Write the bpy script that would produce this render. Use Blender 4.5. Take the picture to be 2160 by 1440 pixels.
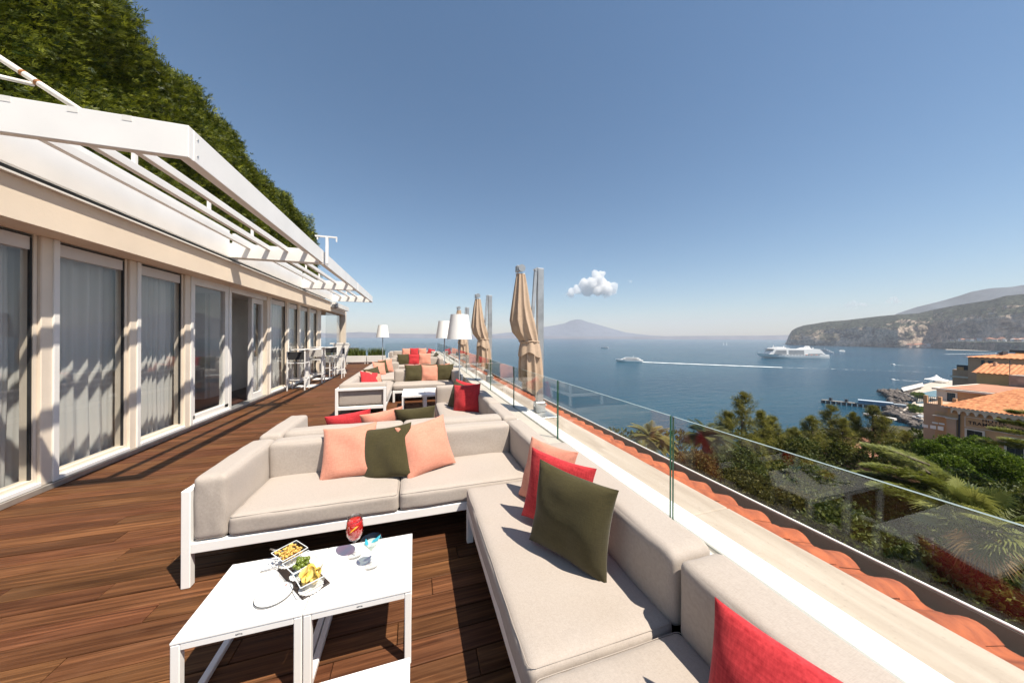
import bpy, bmesh, math, random
import numpy as np
from mathutils import Vector, Matrix, noise as mnoise

# ---------------------------------------------------------------- clear, camera, world, sun, exposure
for o in list(bpy.data.objects):
    bpy.data.objects.remove(o, do_unlink=True)
SC = bpy.context.scene
COL = SC.collection
random.seed(7)
RNG = np.random.default_rng(7)

EYE = 1.5                       # eye height above the deck; the deck is z = 0, the terrace runs along +Y
PSI = math.radians(17.26)       # the camera looks this far to the right of the terrace axis
ROLL = 0.0046
SEA = -53.5

camd = bpy.data.cameras.new('camera')
camd.sensor_width = 36.0
camd.lens = 11.0
camd.shift_y = -11.0 / 2160.0
camd.clip_start = 0.05
camd.clip_end = 60000.0
cam = bpy.data.objects.new('camera', camd)
COL.objects.link(cam)
cam.matrix_world = (Matrix.Translation((0, 0, EYE)) @ Matrix.Rotation(-PSI, 4, 'Z') @
                    Matrix.Rotation(math.pi / 2, 4, 'X') @ Matrix.Rotation(ROLL, 4, 'Z'))
SC.camera = cam

SUN_TO = Vector((0.37, -0.43, 1.0)).normalized()      # towards the sun: high, behind the camera and to its right
EL = math.asin(SUN_TO.z)
AZ = math.atan2(SUN_TO.x, SUN_TO.y)                   # clockwise from +Y
world = bpy.data.worlds.new('World')
SC.world = world
world.use_nodes = True
wn = world.node_tree
sky = wn.nodes.new('ShaderNodeTexSky')
sky.sky_type = 'NISHITA'
sky.sun_disc = False
sky.sun_elevation = EL
sky.sun_rotation = AZ
sky.altitude = 50
sky.air_density = 1.0
sky.dust_density = 0.45
sky.ozone_density = 1.3
hsv = wn.nodes.new('ShaderNodeHueSaturation'); hsv.inputs['Saturation'].default_value = 1.12; hsv.inputs['Hue'].default_value = 0.494
wn.links.new(sky.outputs['Color'], hsv.inputs['Color']); wn.links.new(hsv.outputs['Color'], wn.nodes['Background'].inputs['Color'])
wn.nodes['Background'].inputs['Strength'].default_value = 0.080

sund = bpy.data.lights.new('sun', 'SUN')
sund.energy = 5.0
sund.angle = math.radians(0.53)
sund.color = (1.0, 0.92, 0.80)
sun = bpy.data.objects.new('sun', sund)
COL.objects.link(sun)
sun.rotation_euler = SUN_TO.to_track_quat('Z', 'Y').to_euler()

SC.view_settings.view_transform = 'Standard'
SC.view_settings.look = 'None'
SC.view_settings.exposure = 0.68
SC.view_settings.gamma = 1.0
SC.view_settings.use_curve_mapping = False
cy = SC.cycles
cy.max_bounces = 8
cy.diffuse_bounces = 3
cy.glossy_bounces = 4
cy.transmission_bounces = 8
cy.transparent_max_bounces = 24
cy.volume_bounces = 6
cy.caustics_reflective = False
cy.caustics_refractive = False
cy.use_denoising = True

# ---------------------------------------------------------------- rays of the photograph, to measure where things stand
FPX = 660.0
_fw = Vector((math.sin(PSI), math.cos(PSI), 0)); _rt = Vector((math.cos(PSI), -math.sin(PSI), 0))
def ray(x, y):
    u = x - 1080.0; v = y - 709.0
    u0 = u + v * ROLL; v0 = v - u * ROLL
    return _fw * FPX + _rt * u0 - Vector((0, 0, v0))
def at_depth(x, y, d):
    return Vector((0, 0, EYE)) + ray(x, y) * (d / FPX)
def at_z(x, y, z):
    r = ray(x, y)
    return Vector((0, 0, EYE)) + r * ((z - EYE) / r.z)
def at_sea(x, y):
    return at_z(x, y, SEA)

# ---------------------------------------------------------------- mesh helpers
def new_obj(name, me, mats=None, parent=None, loc=None, rot=None, smooth=False, auto=None):
    if mats is not None:
        for m in (mats if isinstance(mats, (list, tuple)) else [mats]):
            me.materials.append(m)
    if smooth:
        me.polygons.foreach_set('use_smooth', [True] * len(me.polygons))
        if auto is not None:
            try:
                me.set_sharp_from_angle(angle=math.radians(auto))
            except Exception:
                pass
    o = bpy.data.objects.new(name, me)
    COL.objects.link(o)
    if parent is not None:
        o.parent = parent
    if loc is not None:
        o.location = loc
    if rot is not None:
        o.rotation_euler = rot
    return o

def tag(o, label=None, cat=None, group=None, kind=None):
    if label: o['label'] = label
    if cat: o['category'] = cat
    if group: o['group'] = group
    if kind: o['kind'] = kind
    return o

def thing(name, label, cat, loc=(0, 0, 0), rotz=0.0, group=None):
    o = bpy.data.objects.new(name, None)
    o.empty_display_size = 0.1
    COL.objects.link(o)
    o.location = loc
    o.rotation_euler = (0, 0, rotz)
    return tag(o, label, cat, group)

def copy_tree(o, parent=None):
    kids = list(o.children)
    c = o.copy()
    COL.objects.link(c)
    c.parent = parent
    for k in kids:
        copy_tree(k, c)
    return c

class MB:
    """collects solids; build() links them as ONE mesh object"""
    def __init__(s):
        s.v = []; s.f = []; s.mi = []; s.cur = 0
    def add(s, vs, fs):
        b = len(s.v)
        s.v += [tuple(p) for p in vs]
        s.f += [tuple(b + i for i in f) for f in fs]
        s.mi += [s.cur] * len(fs)
        return s
    def box(s, x0, x1, y0, y1, z0, z1, bev=0.0):
        if bev <= 0:
            vs = [(x0, y0, z0), (x1, y0, z0), (x1, y1, z0), (x0, y1, z0), (x0, y0, z1), (x1, y0, z1), (x1, y1, z1), (x0, y1, z1)]
            return s.add(vs, [(0, 3, 2, 1), (4, 5, 6, 7), (0, 1, 5, 4), (1, 2, 6, 5), (2, 3, 7, 6), (3, 0, 4, 7)])
        bm = bmesh.new()
        bmesh.ops.create_cube(bm, size=1.0)
        for v in bm.verts:
            v.co = Vector(((x0 + x1) / 2 + v.co.x * (x1 - x0), (y0 + y1) / 2 + v.co.y * (y1 - y0), (z0 + z1) / 2 + v.co.z * (z1 - z0)))
        bev = min(bev, 0.45 * min(x1 - x0, y1 - y0, z1 - z0))
        bmesh.ops.bevel(bm, geom=list(bm.edges), offset=bev, segments=1, affect='EDGES', profile=0.7)
        bm.verts.index_update()
        s.add([v.co[:] for v in bm.verts], [tuple(v.index for v in f.verts) for f in bm.faces])
        bm.free()
        return s
    def hexa(s, p):
        """8 corners: 4 bottom ring, 4 top ring"""
        return s.add(p, [(0, 3, 2, 1), (4, 5, 6, 7), (0, 1, 5, 4), (1, 2, 6, 5), (2, 3, 7, 6), (3, 0, 4, 7)])
    def bar(s, a, b, w, h, up=(0, 0, 1)):
        a = Vector(a); b = Vector(b); d = (b - a).normalized(); up = Vector(up)
        if abs(d.dot(up)) > 0.98: up = Vector((1, 0, 0))
        x = d.cross(up).normalized() * (w / 2); z = x.cross(d).normalized() * (h / 2)
        return s.hexa([a - x - z, a + x - z, b + x - z, b - x - z, a - x + z, a + x + z, b + x + z, b - x + z])
    def tube(s, pts, r, n=8, cap=True):
        pts = [Vector(p) for p in pts]
        rs = r if isinstance(r, (list, tuple)) else [r] * len(pts)
        vs = []; fs = []; prev = None
        for i, p in enumerate(pts):
            d = (pts[min(i + 1, len(pts) - 1)] - pts[max(i - 1, 0)])
            d = d.normalized() if d.length > 1e-9 else Vector((0, 0, 1))
            ref = prev if prev is not None else (Vector((1, 0, 0)) if abs(d.x) < 0.9 else Vector((0, 1, 0)))
            x = (ref - d * ref.dot(d)).normalized(); prev = x
            y = d.cross(x)
            for k in range(n):
                a = 2 * math.pi * k / n
                vs.append(p + (x * math.cos(a) + y * math.sin(a)) * rs[i])
        for i in range(len(pts) - 1):
            for k in range(n):
                k2 = (k + 1) % n
                fs.append((i * n + k, i * n + k2, (i + 1) * n + k2, (i + 1) * n + k))
        if cap:
            fs.append(tuple(range(n - 1, -1, -1)))
            fs.append(tuple((len(pts) - 1) * n + k for k in range(n)))
        return s.add(vs, fs)
    def lathe(s, prof, n=24, c=(0, 0, 0)):
        vs = []; fs = []
        for (r, z) in prof:
            for k in range(n):
                a = 2 * math.pi * k / n
                vs.append((c[0] + r * math.cos(a), c[1] + r * math.sin(a), c[2] + z))
        for i in range(len(prof) - 1):
            for k in range(n):
                k2 = (k + 1) % n
                fs.append((i * n + k, i * n + k2, (i + 1) * n + k2, (i + 1) * n + k))
        return s.add(vs, fs)
    def prism(s, poly, z0, z1):
        n = len(poly)
        vs = [(p[0], p[1], z0) for p in poly] + [(p[0], p[1], z1) for p in poly]
        fs = [tuple(range(n - 1, -1, -1)), tuple(range(n, 2 * n))] + [(i, (i + 1) % n, n + (i + 1) % n, n + i) for i in range(n)]
        return s.add(vs, fs)
    def mesh(s, name):
        me = bpy.data.meshes.new(name)
        me.from_pydata(s.v, [], s.f)
        if any(s.mi):
            me.polygons.foreach_set('material_index', s.mi)
        me.update()
        return me
    def build(s, name, mats, parent=None, loc=None, rot=None, smooth=False, auto=None):
        return new_obj(name, s.mesh(name), mats, parent, loc, rot, smooth, auto)

def arr_mesh(name, V, T, tint=None):
    """mesh of triangles from numpy arrays; tint: one value per vertex"""
    me = bpy.data.meshes.new(name)
    V = np.ascontiguousarray(V, dtype=np.float32); T = np.ascontiguousarray(T, dtype=np.int32)
    me.vertices.add(len(V)); me.vertices.foreach_set('co', V.ravel())
    me.loops.add(T.size); me.loops.foreach_set('vertex_index', T.ravel())
    me.polygons.add(len(T)); me.polygons.foreach_set('loop_start', np.arange(0, T.size, 3, dtype=np.int32))
    if tint is not None:
        at = me.attributes.new('tint', 'FLOAT', 'POINT')
        at.data.foreach_set('value', np.ascontiguousarray(tint, dtype=np.float32))
    me.update(calc_edges=True)
    return me

def scatter(tv, tf, pos, X, Y, Z, scale):
    """copies of a template (tv verts, tf tris) at pos with axes X, Y, Z (N,3) and scale (N,)"""
    tv = np.asarray(tv, float); tf = np.asarray(tf, int); N = len(pos)
    V = (tv[None, :, 0:1] * X[:, None, :] + tv[None, :, 1:2] * Y[:, None, :] + tv[None, :, 2:3] * Z[:, None, :]) * scale[:, None, None] + pos[:, None, :]
    T = tf[None] + (np.arange(N) * len(tv))[:, None, None]
    return V.reshape(-1, 3), T.reshape(-1, 3)

def unit(a):
    return a / np.maximum(np.linalg.norm(a, axis=-1, keepdims=True), 1e-9)
def frames(D, rng=RNG):
    """random frames whose Z axis is D"""
    D = unit(D); r = unit(rng.normal(size=D.shape)); X = unit(np.cross(r, D)); return X, np.cross(D, X), D

# ---------------------------------------------------------------- materials
def principled(name):
    m = bpy.data.materials.new(name); m.use_nodes = True
    nt = m.node_tree; return m, nt, nt.nodes['Principled BSDF'], nt.nodes['Material Output']

def M(name, col, rough=0.6, metal=0.0, var=0.12, vscale=6.0, bump=0.0, bscale=60.0, spec=0.5, rnd=0.0, stretch=None, col2=None, detail=4.0, emis=None, sheen=0.0, bdist=0.01):
    m, nt, p, out = principled(name)
    N = nt.nodes; L = nt.links
    p.inputs['Roughness'].default_value = rough
    p.inputs['Metallic'].default_value = metal
    p.inputs['Specular IOR Level'].default_value = spec
    if sheen: p.inputs['Sheen Weight'].default_value = sheen
    tc = N.new('ShaderNodeTexCoord'); src = tc.outputs['Object']
    oi = None
    if rnd or stretch:
        oi = N.new('ShaderNodeObjectInfo')
        mp = N.new('ShaderNodeMapping')
        if stretch: mp.inputs['Scale'].default_value = stretch
        cb = N.new('ShaderNodeCombineXYZ'); mu = N.new('ShaderNodeMath'); mu.operation = 'MULTIPLY'; mu.inputs[1].default_value = 37.0
        L.new(oi.outputs['Random'], mu.inputs[0]); L.new(mu.outputs[0], cb.inputs[0]); L.new(mu.outputs[0], cb.inputs[2])
        L.new(cb.outputs[0], mp.inputs['Location']); L.new(src, mp.inputs['Vector']); src = mp.outputs['Vector']
    nz = N.new('ShaderNodeTexNoise'); nz.inputs['Scale'].default_value = vscale; nz.inputs['Detail'].default_value = detail
    L.new(src, nz.inputs['Vector'])
    mix = N.new('ShaderNodeMix'); mix.data_type = 'RGBA'
    c = Vector(col)
    a = c * (1 - var); b = (Vector(col2) if col2 else c * (1 + var))
    mix.inputs[6].default_value = (*a, 1); mix.inputs[7].default_value = (min(b[0], 1), min(b[1], 1), min(b[2], 1), 1)
    ramp = N.new('ShaderNodeMapRange'); ramp.inputs[1].default_value = 0.3; ramp.inputs[2].default_value = 0.7
    L.new(nz.outputs['Fac'], ramp.inputs[0]); L.new(ramp.outputs[0], mix.inputs[0])
    col_out = mix.outputs[2]
    if rnd:
        hs = N.new('ShaderNodeHueSaturation')
        mr = N.new('ShaderNodeMapRange'); mr.inputs[3].default_value = 1 - rnd; mr.inputs[4].default_value = 1 + rnd
        L.new(oi.outputs['Random'], mr.inputs[0]); L.new(mr.outputs[0], hs.inputs['Value']); L.new(col_out, hs.inputs['Color'])
        col_out = hs.outputs['Color']
    L.new(col_out, p.inputs['Base Color'])
    if bump:
        n2 = N.new('ShaderNodeTexNoise'); n2.inputs['Scale'].default_value = bscale; n2.inputs['Detail'].default_value = 4
        L.new(src, n2.inputs['Vector'])
        bp = N.new('ShaderNodeBump'); bp.inputs['Strength'].default_value = bump; bp.inputs['Distance'].default_value = bdist
        L.new(n2.outputs['Fac'], bp.inputs['Height']); L.new(bp.outputs['Normal'], p.inputs['Normal'])
    if emis:
        p.inputs['Emission Color'].default_value = (*emis[0], 1); p.inputs['Emission Strength'].default_value = emis[1]
    return m

def fabric(name, col, col2=None, weave=900.0, heather=0.10, rough=0.85, blot=0.06):
    """woven outdoor cloth: thread weave in two directions, heathered yarn, faint soiling"""
    m, nt, p, out = principled(name)
    N = nt.nodes; L = nt.links
    p.inputs['Roughness'].default_value = rough
    p.inputs['Specular IOR Level'].default_value = 0.25
    p.inputs['Sheen Weight'].default_value = 0.15
    tc = N.new('ShaderNodeTexCoord')
    nzs = []
    for sc in ((weave * 0.22, weave * 0.03, weave * 0.22), (weave * 0.03, weave * 0.22, weave * 0.03)):
        mp = N.new('ShaderNodeMapping'); mp.inputs['Scale'].default_value = sc
        L.new(tc.outputs['Object'], mp.inputs['Vector'])
        nz = N.new('ShaderNodeTexNoise'); nz.inputs['Scale'].default_value = 1.0; nz.inputs['Detail'].default_value = 2
        L.new(mp.outputs['Vector'], nz.inputs['Vector']); nzs.append(nz)
    ad = N.new('ShaderNodeMath'); ad.operation = 'ADD'
    L.new(nzs[0].outputs['Fac'], ad.inputs[0]); L.new(nzs[1].outputs['Fac'], ad.inputs[1])
    big = N.new('ShaderNodeTexNoise'); big.inputs['Scale'].default_value = 3.2; big.inputs['Detail'].default_value = 5
    L.new(tc.outputs['Object'], big.inputs['Vector'])
    mr = N.new('ShaderNodeMapRange'); mr.inputs[1].default_value = 0.6; mr.inputs[2].default_value = 1.4
    L.new(ad.outputs[0], mr.inputs[0])
    mix = N.new('ShaderNodeMix'); mix.data_type = 'RGBA'
    c = Vector(col)
    mix.inputs[6].default_value = (*(c * (1 - heather)), 1); mix.inputs[7].default_value = (*[min(x, 1) for x in (Vector(col2) if col2 else c * (1 + heather))], 1)
    L.new(mr.outputs[0], mix.inputs[0])
    mix2 = N.new('ShaderNodeMix'); mix2.data_type = 'RGBA'; mix2.blend_type = 'MULTIPLY'
    mix2.inputs[7].default_value = (1 - 1.6 * blot, 1 - 2 * blot, 1 - 2.8 * blot, 1)
    mr2 = N.new('ShaderNodeMapRange'); mr2.inputs[1].default_value = 0.5; mr2.inputs[2].default_value = 0.72
    L.new(big.outputs['Fac'], mr2.inputs[0]); L.new(mr2.outputs[0], mix2.inputs[0]); L.new(mix.outputs[2], mix2.inputs[6])
    L.new(mix2.outputs[2], p.inputs['Base Color'])
    bp = N.new('ShaderNodeBump'); bp.inputs['Strength'].default_value = 0.35; bp.inputs['Distance'].default_value = 0.0012
    L.new(ad.outputs[0], bp.inputs['Height']); L.new(bp.outputs['Normal'], p.inputs['Normal'])
    return m

def leaf_mat(name, c1, c2, rough=0.55, trans=0.25, spec=0.35):
    """foliage: per-clump colour from the 'tint' attribute, part of the light passes through"""
    m, nt, p, out = principled(name)
    N = nt.nodes; L = nt.links
    at = N.new('ShaderNodeAttribute'); at.attribute_name = 'tint'
    mix = N.new('ShaderNodeMix'); mix.data_type = 'RGBA'
    mix.inputs[6].default_value = (*c1, 1); mix.inputs[7].default_value = (*c2, 1)
    L.new(at.outputs['Fac'], mix.inputs[0]); L.new(mix.outputs[2], p.inputs['Base Color'])
    p.inputs['Roughness'].default_value = rough; p.inputs['Specular IOR Level'].default_value = spec
    tr = N.new('ShaderNodeBsdfTranslucent'); L.new(mix.outputs[2], tr.inputs['Color'])
    ms = N.new('ShaderNodeMixShader'); ms.inputs[0].default_value = trans
    L.new(p.outputs[0], ms.inputs[1]); L.new(tr.outputs[0], ms.inputs[2]); L.new(ms.outputs[0], out.inputs['Surface'])
    return m

def pane_mat(name, tint=(0.93, 0.96, 0.95), f0=0.05, rough=0.0):
    """clear sheet glass: mirror reflection by angle of incidence, the rest passes straight through"""
    m = bpy.data.materials.new(name); m.use_nodes = True
    nt = m.node_tree; N = nt.nodes; L = nt.links
    N.remove(N['Principled BSDF']); out = N['Material Output']
    lw = N.new('ShaderNodeLayerWeight'); lw.inputs['Blend'].default_value = 0.5
    pw = N.new('ShaderNodeMath'); pw.operation = 'POWER'; pw.inputs[1].default_value = 5.0
    L.new(lw.outputs['Facing'], pw.inputs[0])
    mr = N.new('ShaderNodeMapRange'); mr.inputs[3].default_value = f0; mr.inputs[4].default_value = 1.0
    L.new(pw.outputs[0], mr.inputs[0])
    tr = N.new('ShaderNodeBsdfTransparent'); tr.inputs['Color'].default_value = (*tint, 1)
    gl = N.new('ShaderNodeBsdfGlossy'); gl.inputs['Roughness'].default_value = rough
    ms = N.new('ShaderNodeMixShader')
    L.new(mr.outputs[0], ms.inputs[0]); L.new(tr.outputs[0], ms.inputs[1]); L.new(gl.outputs[0], ms.inputs[2]); L.new(ms.outputs[0], out.inputs['Surface'])
    return m

WHITE = M('white_powder_coat', (0.85, 0.825, 0.79), 0.42, var=0.045, vscale=2.2, bump=0.04, bscale=300)
WHITE2 = M('white_paint_weathered', (0.80, 0.77, 0.72), 0.5, var=0.06, vscale=2.5, bump=0.05, bscale=80)
CREAM = M('cream_plaster', (0.82, 0.69, 0.55), 0.75, var=0.05, vscale=1.6, bump=0.12, bscale=45)
CREAM_FR = M('cream_window_frame', (0.78, 0.67, 0.54), 0.5, var=0.05, vscale=4, bump=0.05, bscale=60)
TRANSOM = M('roller_blind_box', (0.70, 0.66, 0.62), 0.55, var=0.03)
SILLM = M('grey_metal_sill', (0.42, 0.38, 0.33), 0.38, metal=0.5, var=0.2, vscale=9, bump=0.08, bscale=70)
SOFA = fabric('greige_outdoor_fabric', (0.392, 0.337, 0.290), (0.458, 0.398, 0.346), weave=2400, blot=0.022)
PEACH = fabric('peach_cushion_fabric', (0.58, 0.235, 0.155), (0.68, 0.30, 0.21), weave=1000, blot=0.02)
REDF = fabric('red_cushion_fabric', (0.36, 0.014, 0.020), (0.60, 0.044, 0.050), weave=650, blot=0.02)
OLIVE = fabric('olive_cushion_fabric', (0.050, 0.041, 0.014), (0.070, 0.057, 0.021), weave=1000, blot=0.03)
PARASOL = fabric('sand_parasol_canvas', (0.45, 0.330, 0.232), (0.53, 0.395, 0.285), weave=400, blot=0.06)
STEEL = M('galvanised_steel', (0.50, 0.50, 0.49), 0.42, metal=0.75, var=0.22, vscale=5, bump=0.05, bscale=40)
DKSTEEL = M('dark_metal', (0.05, 0.05, 0.05), 0.45, metal=0.5, var=0.2)
LAMPW = M('lamp_shade_white', (0.88, 0.86, 0.82), 0.6, var=0.02)
BLACKMESH = M('black_seat_mesh', (0.025, 0.025, 0.027), 0.7, var=0.2, vscale=40)
PANE = pane_mat('clear_window_glass', (0.965, 0.975, 0.975), 0.045)
RAILG = pane_mat('clear_rail_glass', (0.95, 0.968, 0.963), 0.034)
EDGEG = M('green_glass_edge', (0.022, 0.085, 0.055), 0.2, var=0.15, vscale=20, spec=0.6)
EDGET = M('glass_top_sky_tint', (0.27, 0.32, 0.295), 0.2, var=0.1, vscale=20, spec=0.8)  # pale base colour stands in for sky reflected along the top edge

# ================================================================= SETTING
def sea_material():
    m, nt, p, out = principled('sea_water'); N = nt.nodes; L = nt.links
    p.inputs['Base Color'].default_value = (0.006, 0.070, 0.105, 1)
    p.inputs['Roughness'].default_value = 0.16
    p.inputs['IOR'].default_value = 1.333; p.inputs['Specular IOR Level'].default_value = 0.28
    tc = N.new('ShaderNodeTexCoord')
    hs = []
    for sc, st, rz, w in ((0.045, (1, 2.6, 1), 0.5, 1.0), (0.22, (1, 2.2, 1), 0.2, 0.55), (0.9, (1, 1.6, 1), 0.9, 0.22)):
        mp = N.new('ShaderNodeMapping'); mp.inputs['Scale'].default_value = st; mp.inputs['Rotation'].default_value = (0, 0, rz)
        nz = N.new('ShaderNodeTexNoise'); nz.inputs['Scale'].default_value = sc; nz.inputs['Detail'].default_value = 3
        mu = N.new('ShaderNodeMath'); mu.operation = 'MULTIPLY'; mu.inputs[1].default_value = w
        L.new(tc.outputs['Object'], mp.inputs['Vector']); L.new(mp.outputs['Vector'], nz.inputs['Vector']); L.new(nz.outputs['Fac'], mu.inputs[0]); hs.append(mu)
    a1 = N.new('ShaderNodeMath'); L.new(hs[0].outputs[0], a1.inputs[0]); L.new(hs[1].outputs[0], a1.inputs[1])
    a2 = N.new('ShaderNodeMath'); L.new(a1.outputs[0], a2.inputs[0]); L.new(hs[2].outputs[0], a2.inputs[1])
    bp = N.new('ShaderNodeBump'); bp.inputs['Strength'].default_value = 1.0; bp.inputs['Distance'].default_value = 2.2
    L.new(a2.outputs[0], bp.inputs['Height']); L.new(bp.outputs['Normal'], p.inputs['Normal'])
    # broad currents and wind streaks change the water's own colour slightly
    mp = N.new('ShaderNodeMapping'); mp.inputs['Scale'].default_value = (0.0012, 0.006, 1); mp.inputs['Rotation'].default_value = (0, 0, -0.25)
    nz = N.new('ShaderNodeTexNoise'); nz.inputs['Scale'].default_value = 1; nz.inputs['Detail'].default_value = 4
    L.new(tc.outputs['Object'], mp.inputs['Vector']); L.new(mp.outputs['Vector'], nz.inputs['Vector'])
    mx = N.new('ShaderNodeMix'); mx.data_type = 'RGBA'
    mx.inputs[6].default_value = (0.004, 0.042, 0.078, 1); mx.inputs[7].default_value = (0.008, 0.062, 0.098, 1)
    mr = N.new('ShaderNodeMapRange'); mr.inputs[1].default_value = 0.35; mr.inputs[2].default_value = 0.65
    L.new(nz.outputs['Fac'], mr.inputs[0]); L.new(mr.outputs[0], mx.inputs[0]); L.new(mx.outputs[2], p.inputs['Base Color'])
    return m
mb = MB(); R_ = 10000
mb.add([(-R_, -R_, 0), (R_, -R_, 0), (R_, R_, 0), (-R_, R_, 0)], [(0, 1, 2, 3)])
o = mb.build('sea', sea_material(), loc=(0, 0, SEA)); tag(o, 'calm blue sea reaching to the hazy horizon', kind='structure')

# plateau under the terrace and the garden, and the cliff down to the water
GROUND = M('garden_soil', (0.055, 0.05, 0.03), 0.9, var=0.45, vscale=0.6, bump=0.5, bscale=2.0, bdist=0.3)
CLIFF = M('tuff_cliff', (0.30, 0.25, 0.19), 0.9, var=0.4, vscale=0.12, bump=0.8, bscale=0.5, bdist=2.0)
GZ = -17.0
edge = [at_depth(900, 709, 9), at_depth(1100, 709, 30), at_depth(1350, 709, 46), at_depth(1600, 709, 58), at_depth(1760, 709, 64), at_depth(1900, 709, 66), at_depth(2050, 709, 66), at_depth(2400, 709, 62), at_depth(3200, 709, 55)]
poly = [(p.x, p.y) for p in edge] + [(140, -120), (2.4, -120)]
mb = MB(); mb.prism(poly, GZ - 1, GZ)
o = mb.build('garden_ground', GROUND); tag(o, 'dark garden soil under the trees below the terrace', kind='structure')
mb = MB()
n = len(edge)
vs = []
for i, p in enumerate(edge):
    for k, z in enumerate((GZ - 0.5, GZ - 14, GZ - 26, SEA - 2)):
        q = at_depth(0, 709, 1); d = Vector((p.x, p.y, 0)).normalized() * (k * 2.2 + random.uniform(-1, 1))
        vs.append((p.x + d.x, p.y + d.y, z))
fs = []
for i in range(n - 1):
    for k in range(3):
        fs.append((i * 4 + k, i * 4 + k + 1, (i + 1) * 4 + k + 1, (i + 1) * 4 + k))
mb.add(vs, fs)
o = mb.build('sea_cliff', CLIFF); tag(o, 'steep tuff cliff dropping from the garden to the sea', kind='structure')

# hill behind the pavilion
mb = MB(); mb.box(-60, -7.0, -30, 45, -20, -0.1)
o = mb.build('hill_ground', GROUND); tag(o, 'planted ground behind the pavilion', kind='structure')

# ----------------------------------------------------------------- timber deck, board by board
def wood_mat(name, by_position=False):
    m, nt, p, out = principled(name); N = nt.nodes; L = nt.links
    p.inputs['Roughness'].default_value = 0.52; p.inputs['Specular IOR Level'].default_value = 0.12
    tc = N.new('ShaderNodeTexCoord'); oi = N.new('ShaderNodeObjectInfo')
    rnd = oi.outputs['Random']
    if by_position:
        sp = N.new('ShaderNodeSeparateXYZ'); L.new(tc.outputs['Object'], sp.inputs[0])
        d = N.new('ShaderNodeMath'); d.operation = 'DIVIDE'; d.inputs[1].default_value = 0.128; L.new(sp.outputs['Y'], d.inputs[0])
        fl = N.new('ShaderNodeMath'); fl.operation = 'FLOOR'; L.new(d.outputs[0], fl.inputs[0])
        wnz = N.new('ShaderNodeTexWhiteNoise'); wnz.noise_dimensions = '1D'; L.new(fl.outputs[0], wnz.inputs['W']); rnd = wnz.outputs['Value']
    mu = N.new('ShaderNodeMath'); mu.operation = 'MULTIPLY'; mu.inputs[1].default_value = 53.0; L.new(rnd, mu.inputs[0])
    cb = N.new('ShaderNodeCombineXYZ'); L.new(mu.outputs[0], cb.inputs[0]); L.new(mu.outputs[0], cb.inputs[1])
    av = N.new('ShaderNodeVectorMath'); L.new(tc.outputs['Object'], av.inputs[0]); L.new(cb.outputs[0], av.inputs[1])
    def nz(scale, st, det):
        mp = N.new('ShaderNodeMapping'); mp.inputs['Scale'].default_value = st; L.new(av.outputs[0], mp.inputs['Vector'])
        k = N.new('ShaderNodeTexNoise'); k.inputs['Scale'].default_value = scale; k.inputs['Detail'].default_value = det; k.inputs['Distortion'].default_value = 0.6
        L.new(mp.outputs['Vector'], k.inputs['Vector']); return k.outputs['Fac']
    g1 = nz(1.0, (1.6, 48, 48), 6); g2 = nz(1.0, (6, 210, 210), 3); g3 = nz(1.0, (2.2, 5, 5), 4)
    r1 = N.new('ShaderNodeValToRGB'); e = r1.color_ramp.elements
    e[0].position = 0.28; e[0].color = (0.052, 0.019, 0.008, 1); e[1].position = 0.76; e[1].color = (0.228, 0.096, 0.041, 1)
    k = e.new(0.5); k.color = (0.113, 0.046, 0.020, 1)
    L.new(g1, r1.inputs['Fac'])
    mx = N.new('ShaderNodeMix'); mx.data_type = 'RGBA'; mx.blend_type = 'MULTIPLY'; mx.inputs[0].default_value = 0.55
    r2 = N.new('ShaderNodeMapRange'); r2.inputs[1].default_value = 0.3; r2.inputs[2].default_value = 0.7; r2.inputs[3].default_value = 0.55; r2.inputs[4].default_value = 1.25
    L.new(g2, r2.inputs[0]); L.new(r1.outputs[0], mx.inputs[6]); L.new(r2.outputs[0], mx.inputs[7])
    # greyed, sun-bleached patches
    mg = N.new('ShaderNodeMix'); mg.data_type = 'RGBA'; mg.inputs[7].default_value = (0.185, 0.092, 0.048, 1)
    r3 = N.new('ShaderNodeMapRange'); r3.inputs[1].default_value = 0.52; r3.inputs[2].default_value = 0.75; r3.inputs[4].default_value = 0.32
    L.new(g3, r3.inputs[0]); L.new(r3.outputs[0], mg.inputs[0]); L.new(mx.outputs[2], mg.inputs[6])
    hs = N.new('ShaderNodeHueSaturation'); mv = N.new('ShaderNodeMapRange'); mv.inputs[3].default_value = 0.70; mv.inputs[4].default_value = 1.18
    L.new(rnd, mv.inputs[0]); L.new(mv.outputs[0], hs.inputs['Value'])
    mh = N.new('ShaderNodeMath'); mh.operation = 'FRACT'; L.new(mu.outputs[0], mh.inputs[0])
    mhr = N.new('ShaderNodeMapRange'); mhr.inputs[3].default_value = 0.494; mhr.inputs[4].default_value = 0.507; L.new(mh.outputs[0], mhr.inputs[0]); L.new(mhr.outputs[0], hs.inputs['Hue'])
    L.new(mg.outputs[2], hs.inputs['Color']); L.new(hs.outputs[0], p.inputs['Base Color'])
    bp = N.new('ShaderNodeBump'); bp.inputs['Strength'].default_value = 0.35; bp.inputs['Distance'].default_value = 0.0025
    L.new(g2, bp.inputs['Height']); L.new(bp.outputs['Normal'], p.inputs['Normal'])
    mrr = N.new('ShaderNodeMapRange'); mrr.inputs[3].default_value = 0.42; mrr.inputs[4].default_value = 0.68; L.new(g1, mrr.inputs[0]); L.new(mrr.outputs[0], p.inputs['Roughness'])
    return m
WOOD = wood_mat('brown_hardwood_decking'); WOODF = wood_mat('brown_hardwood_decking_far', True)
DX0, DX1, PITCH, TH = -3.36, 1.20, 0.128, 0.025
mb = MB(); mb.box(-3.6, 1.3, -4, 22, -0.6, -0.05)
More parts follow.
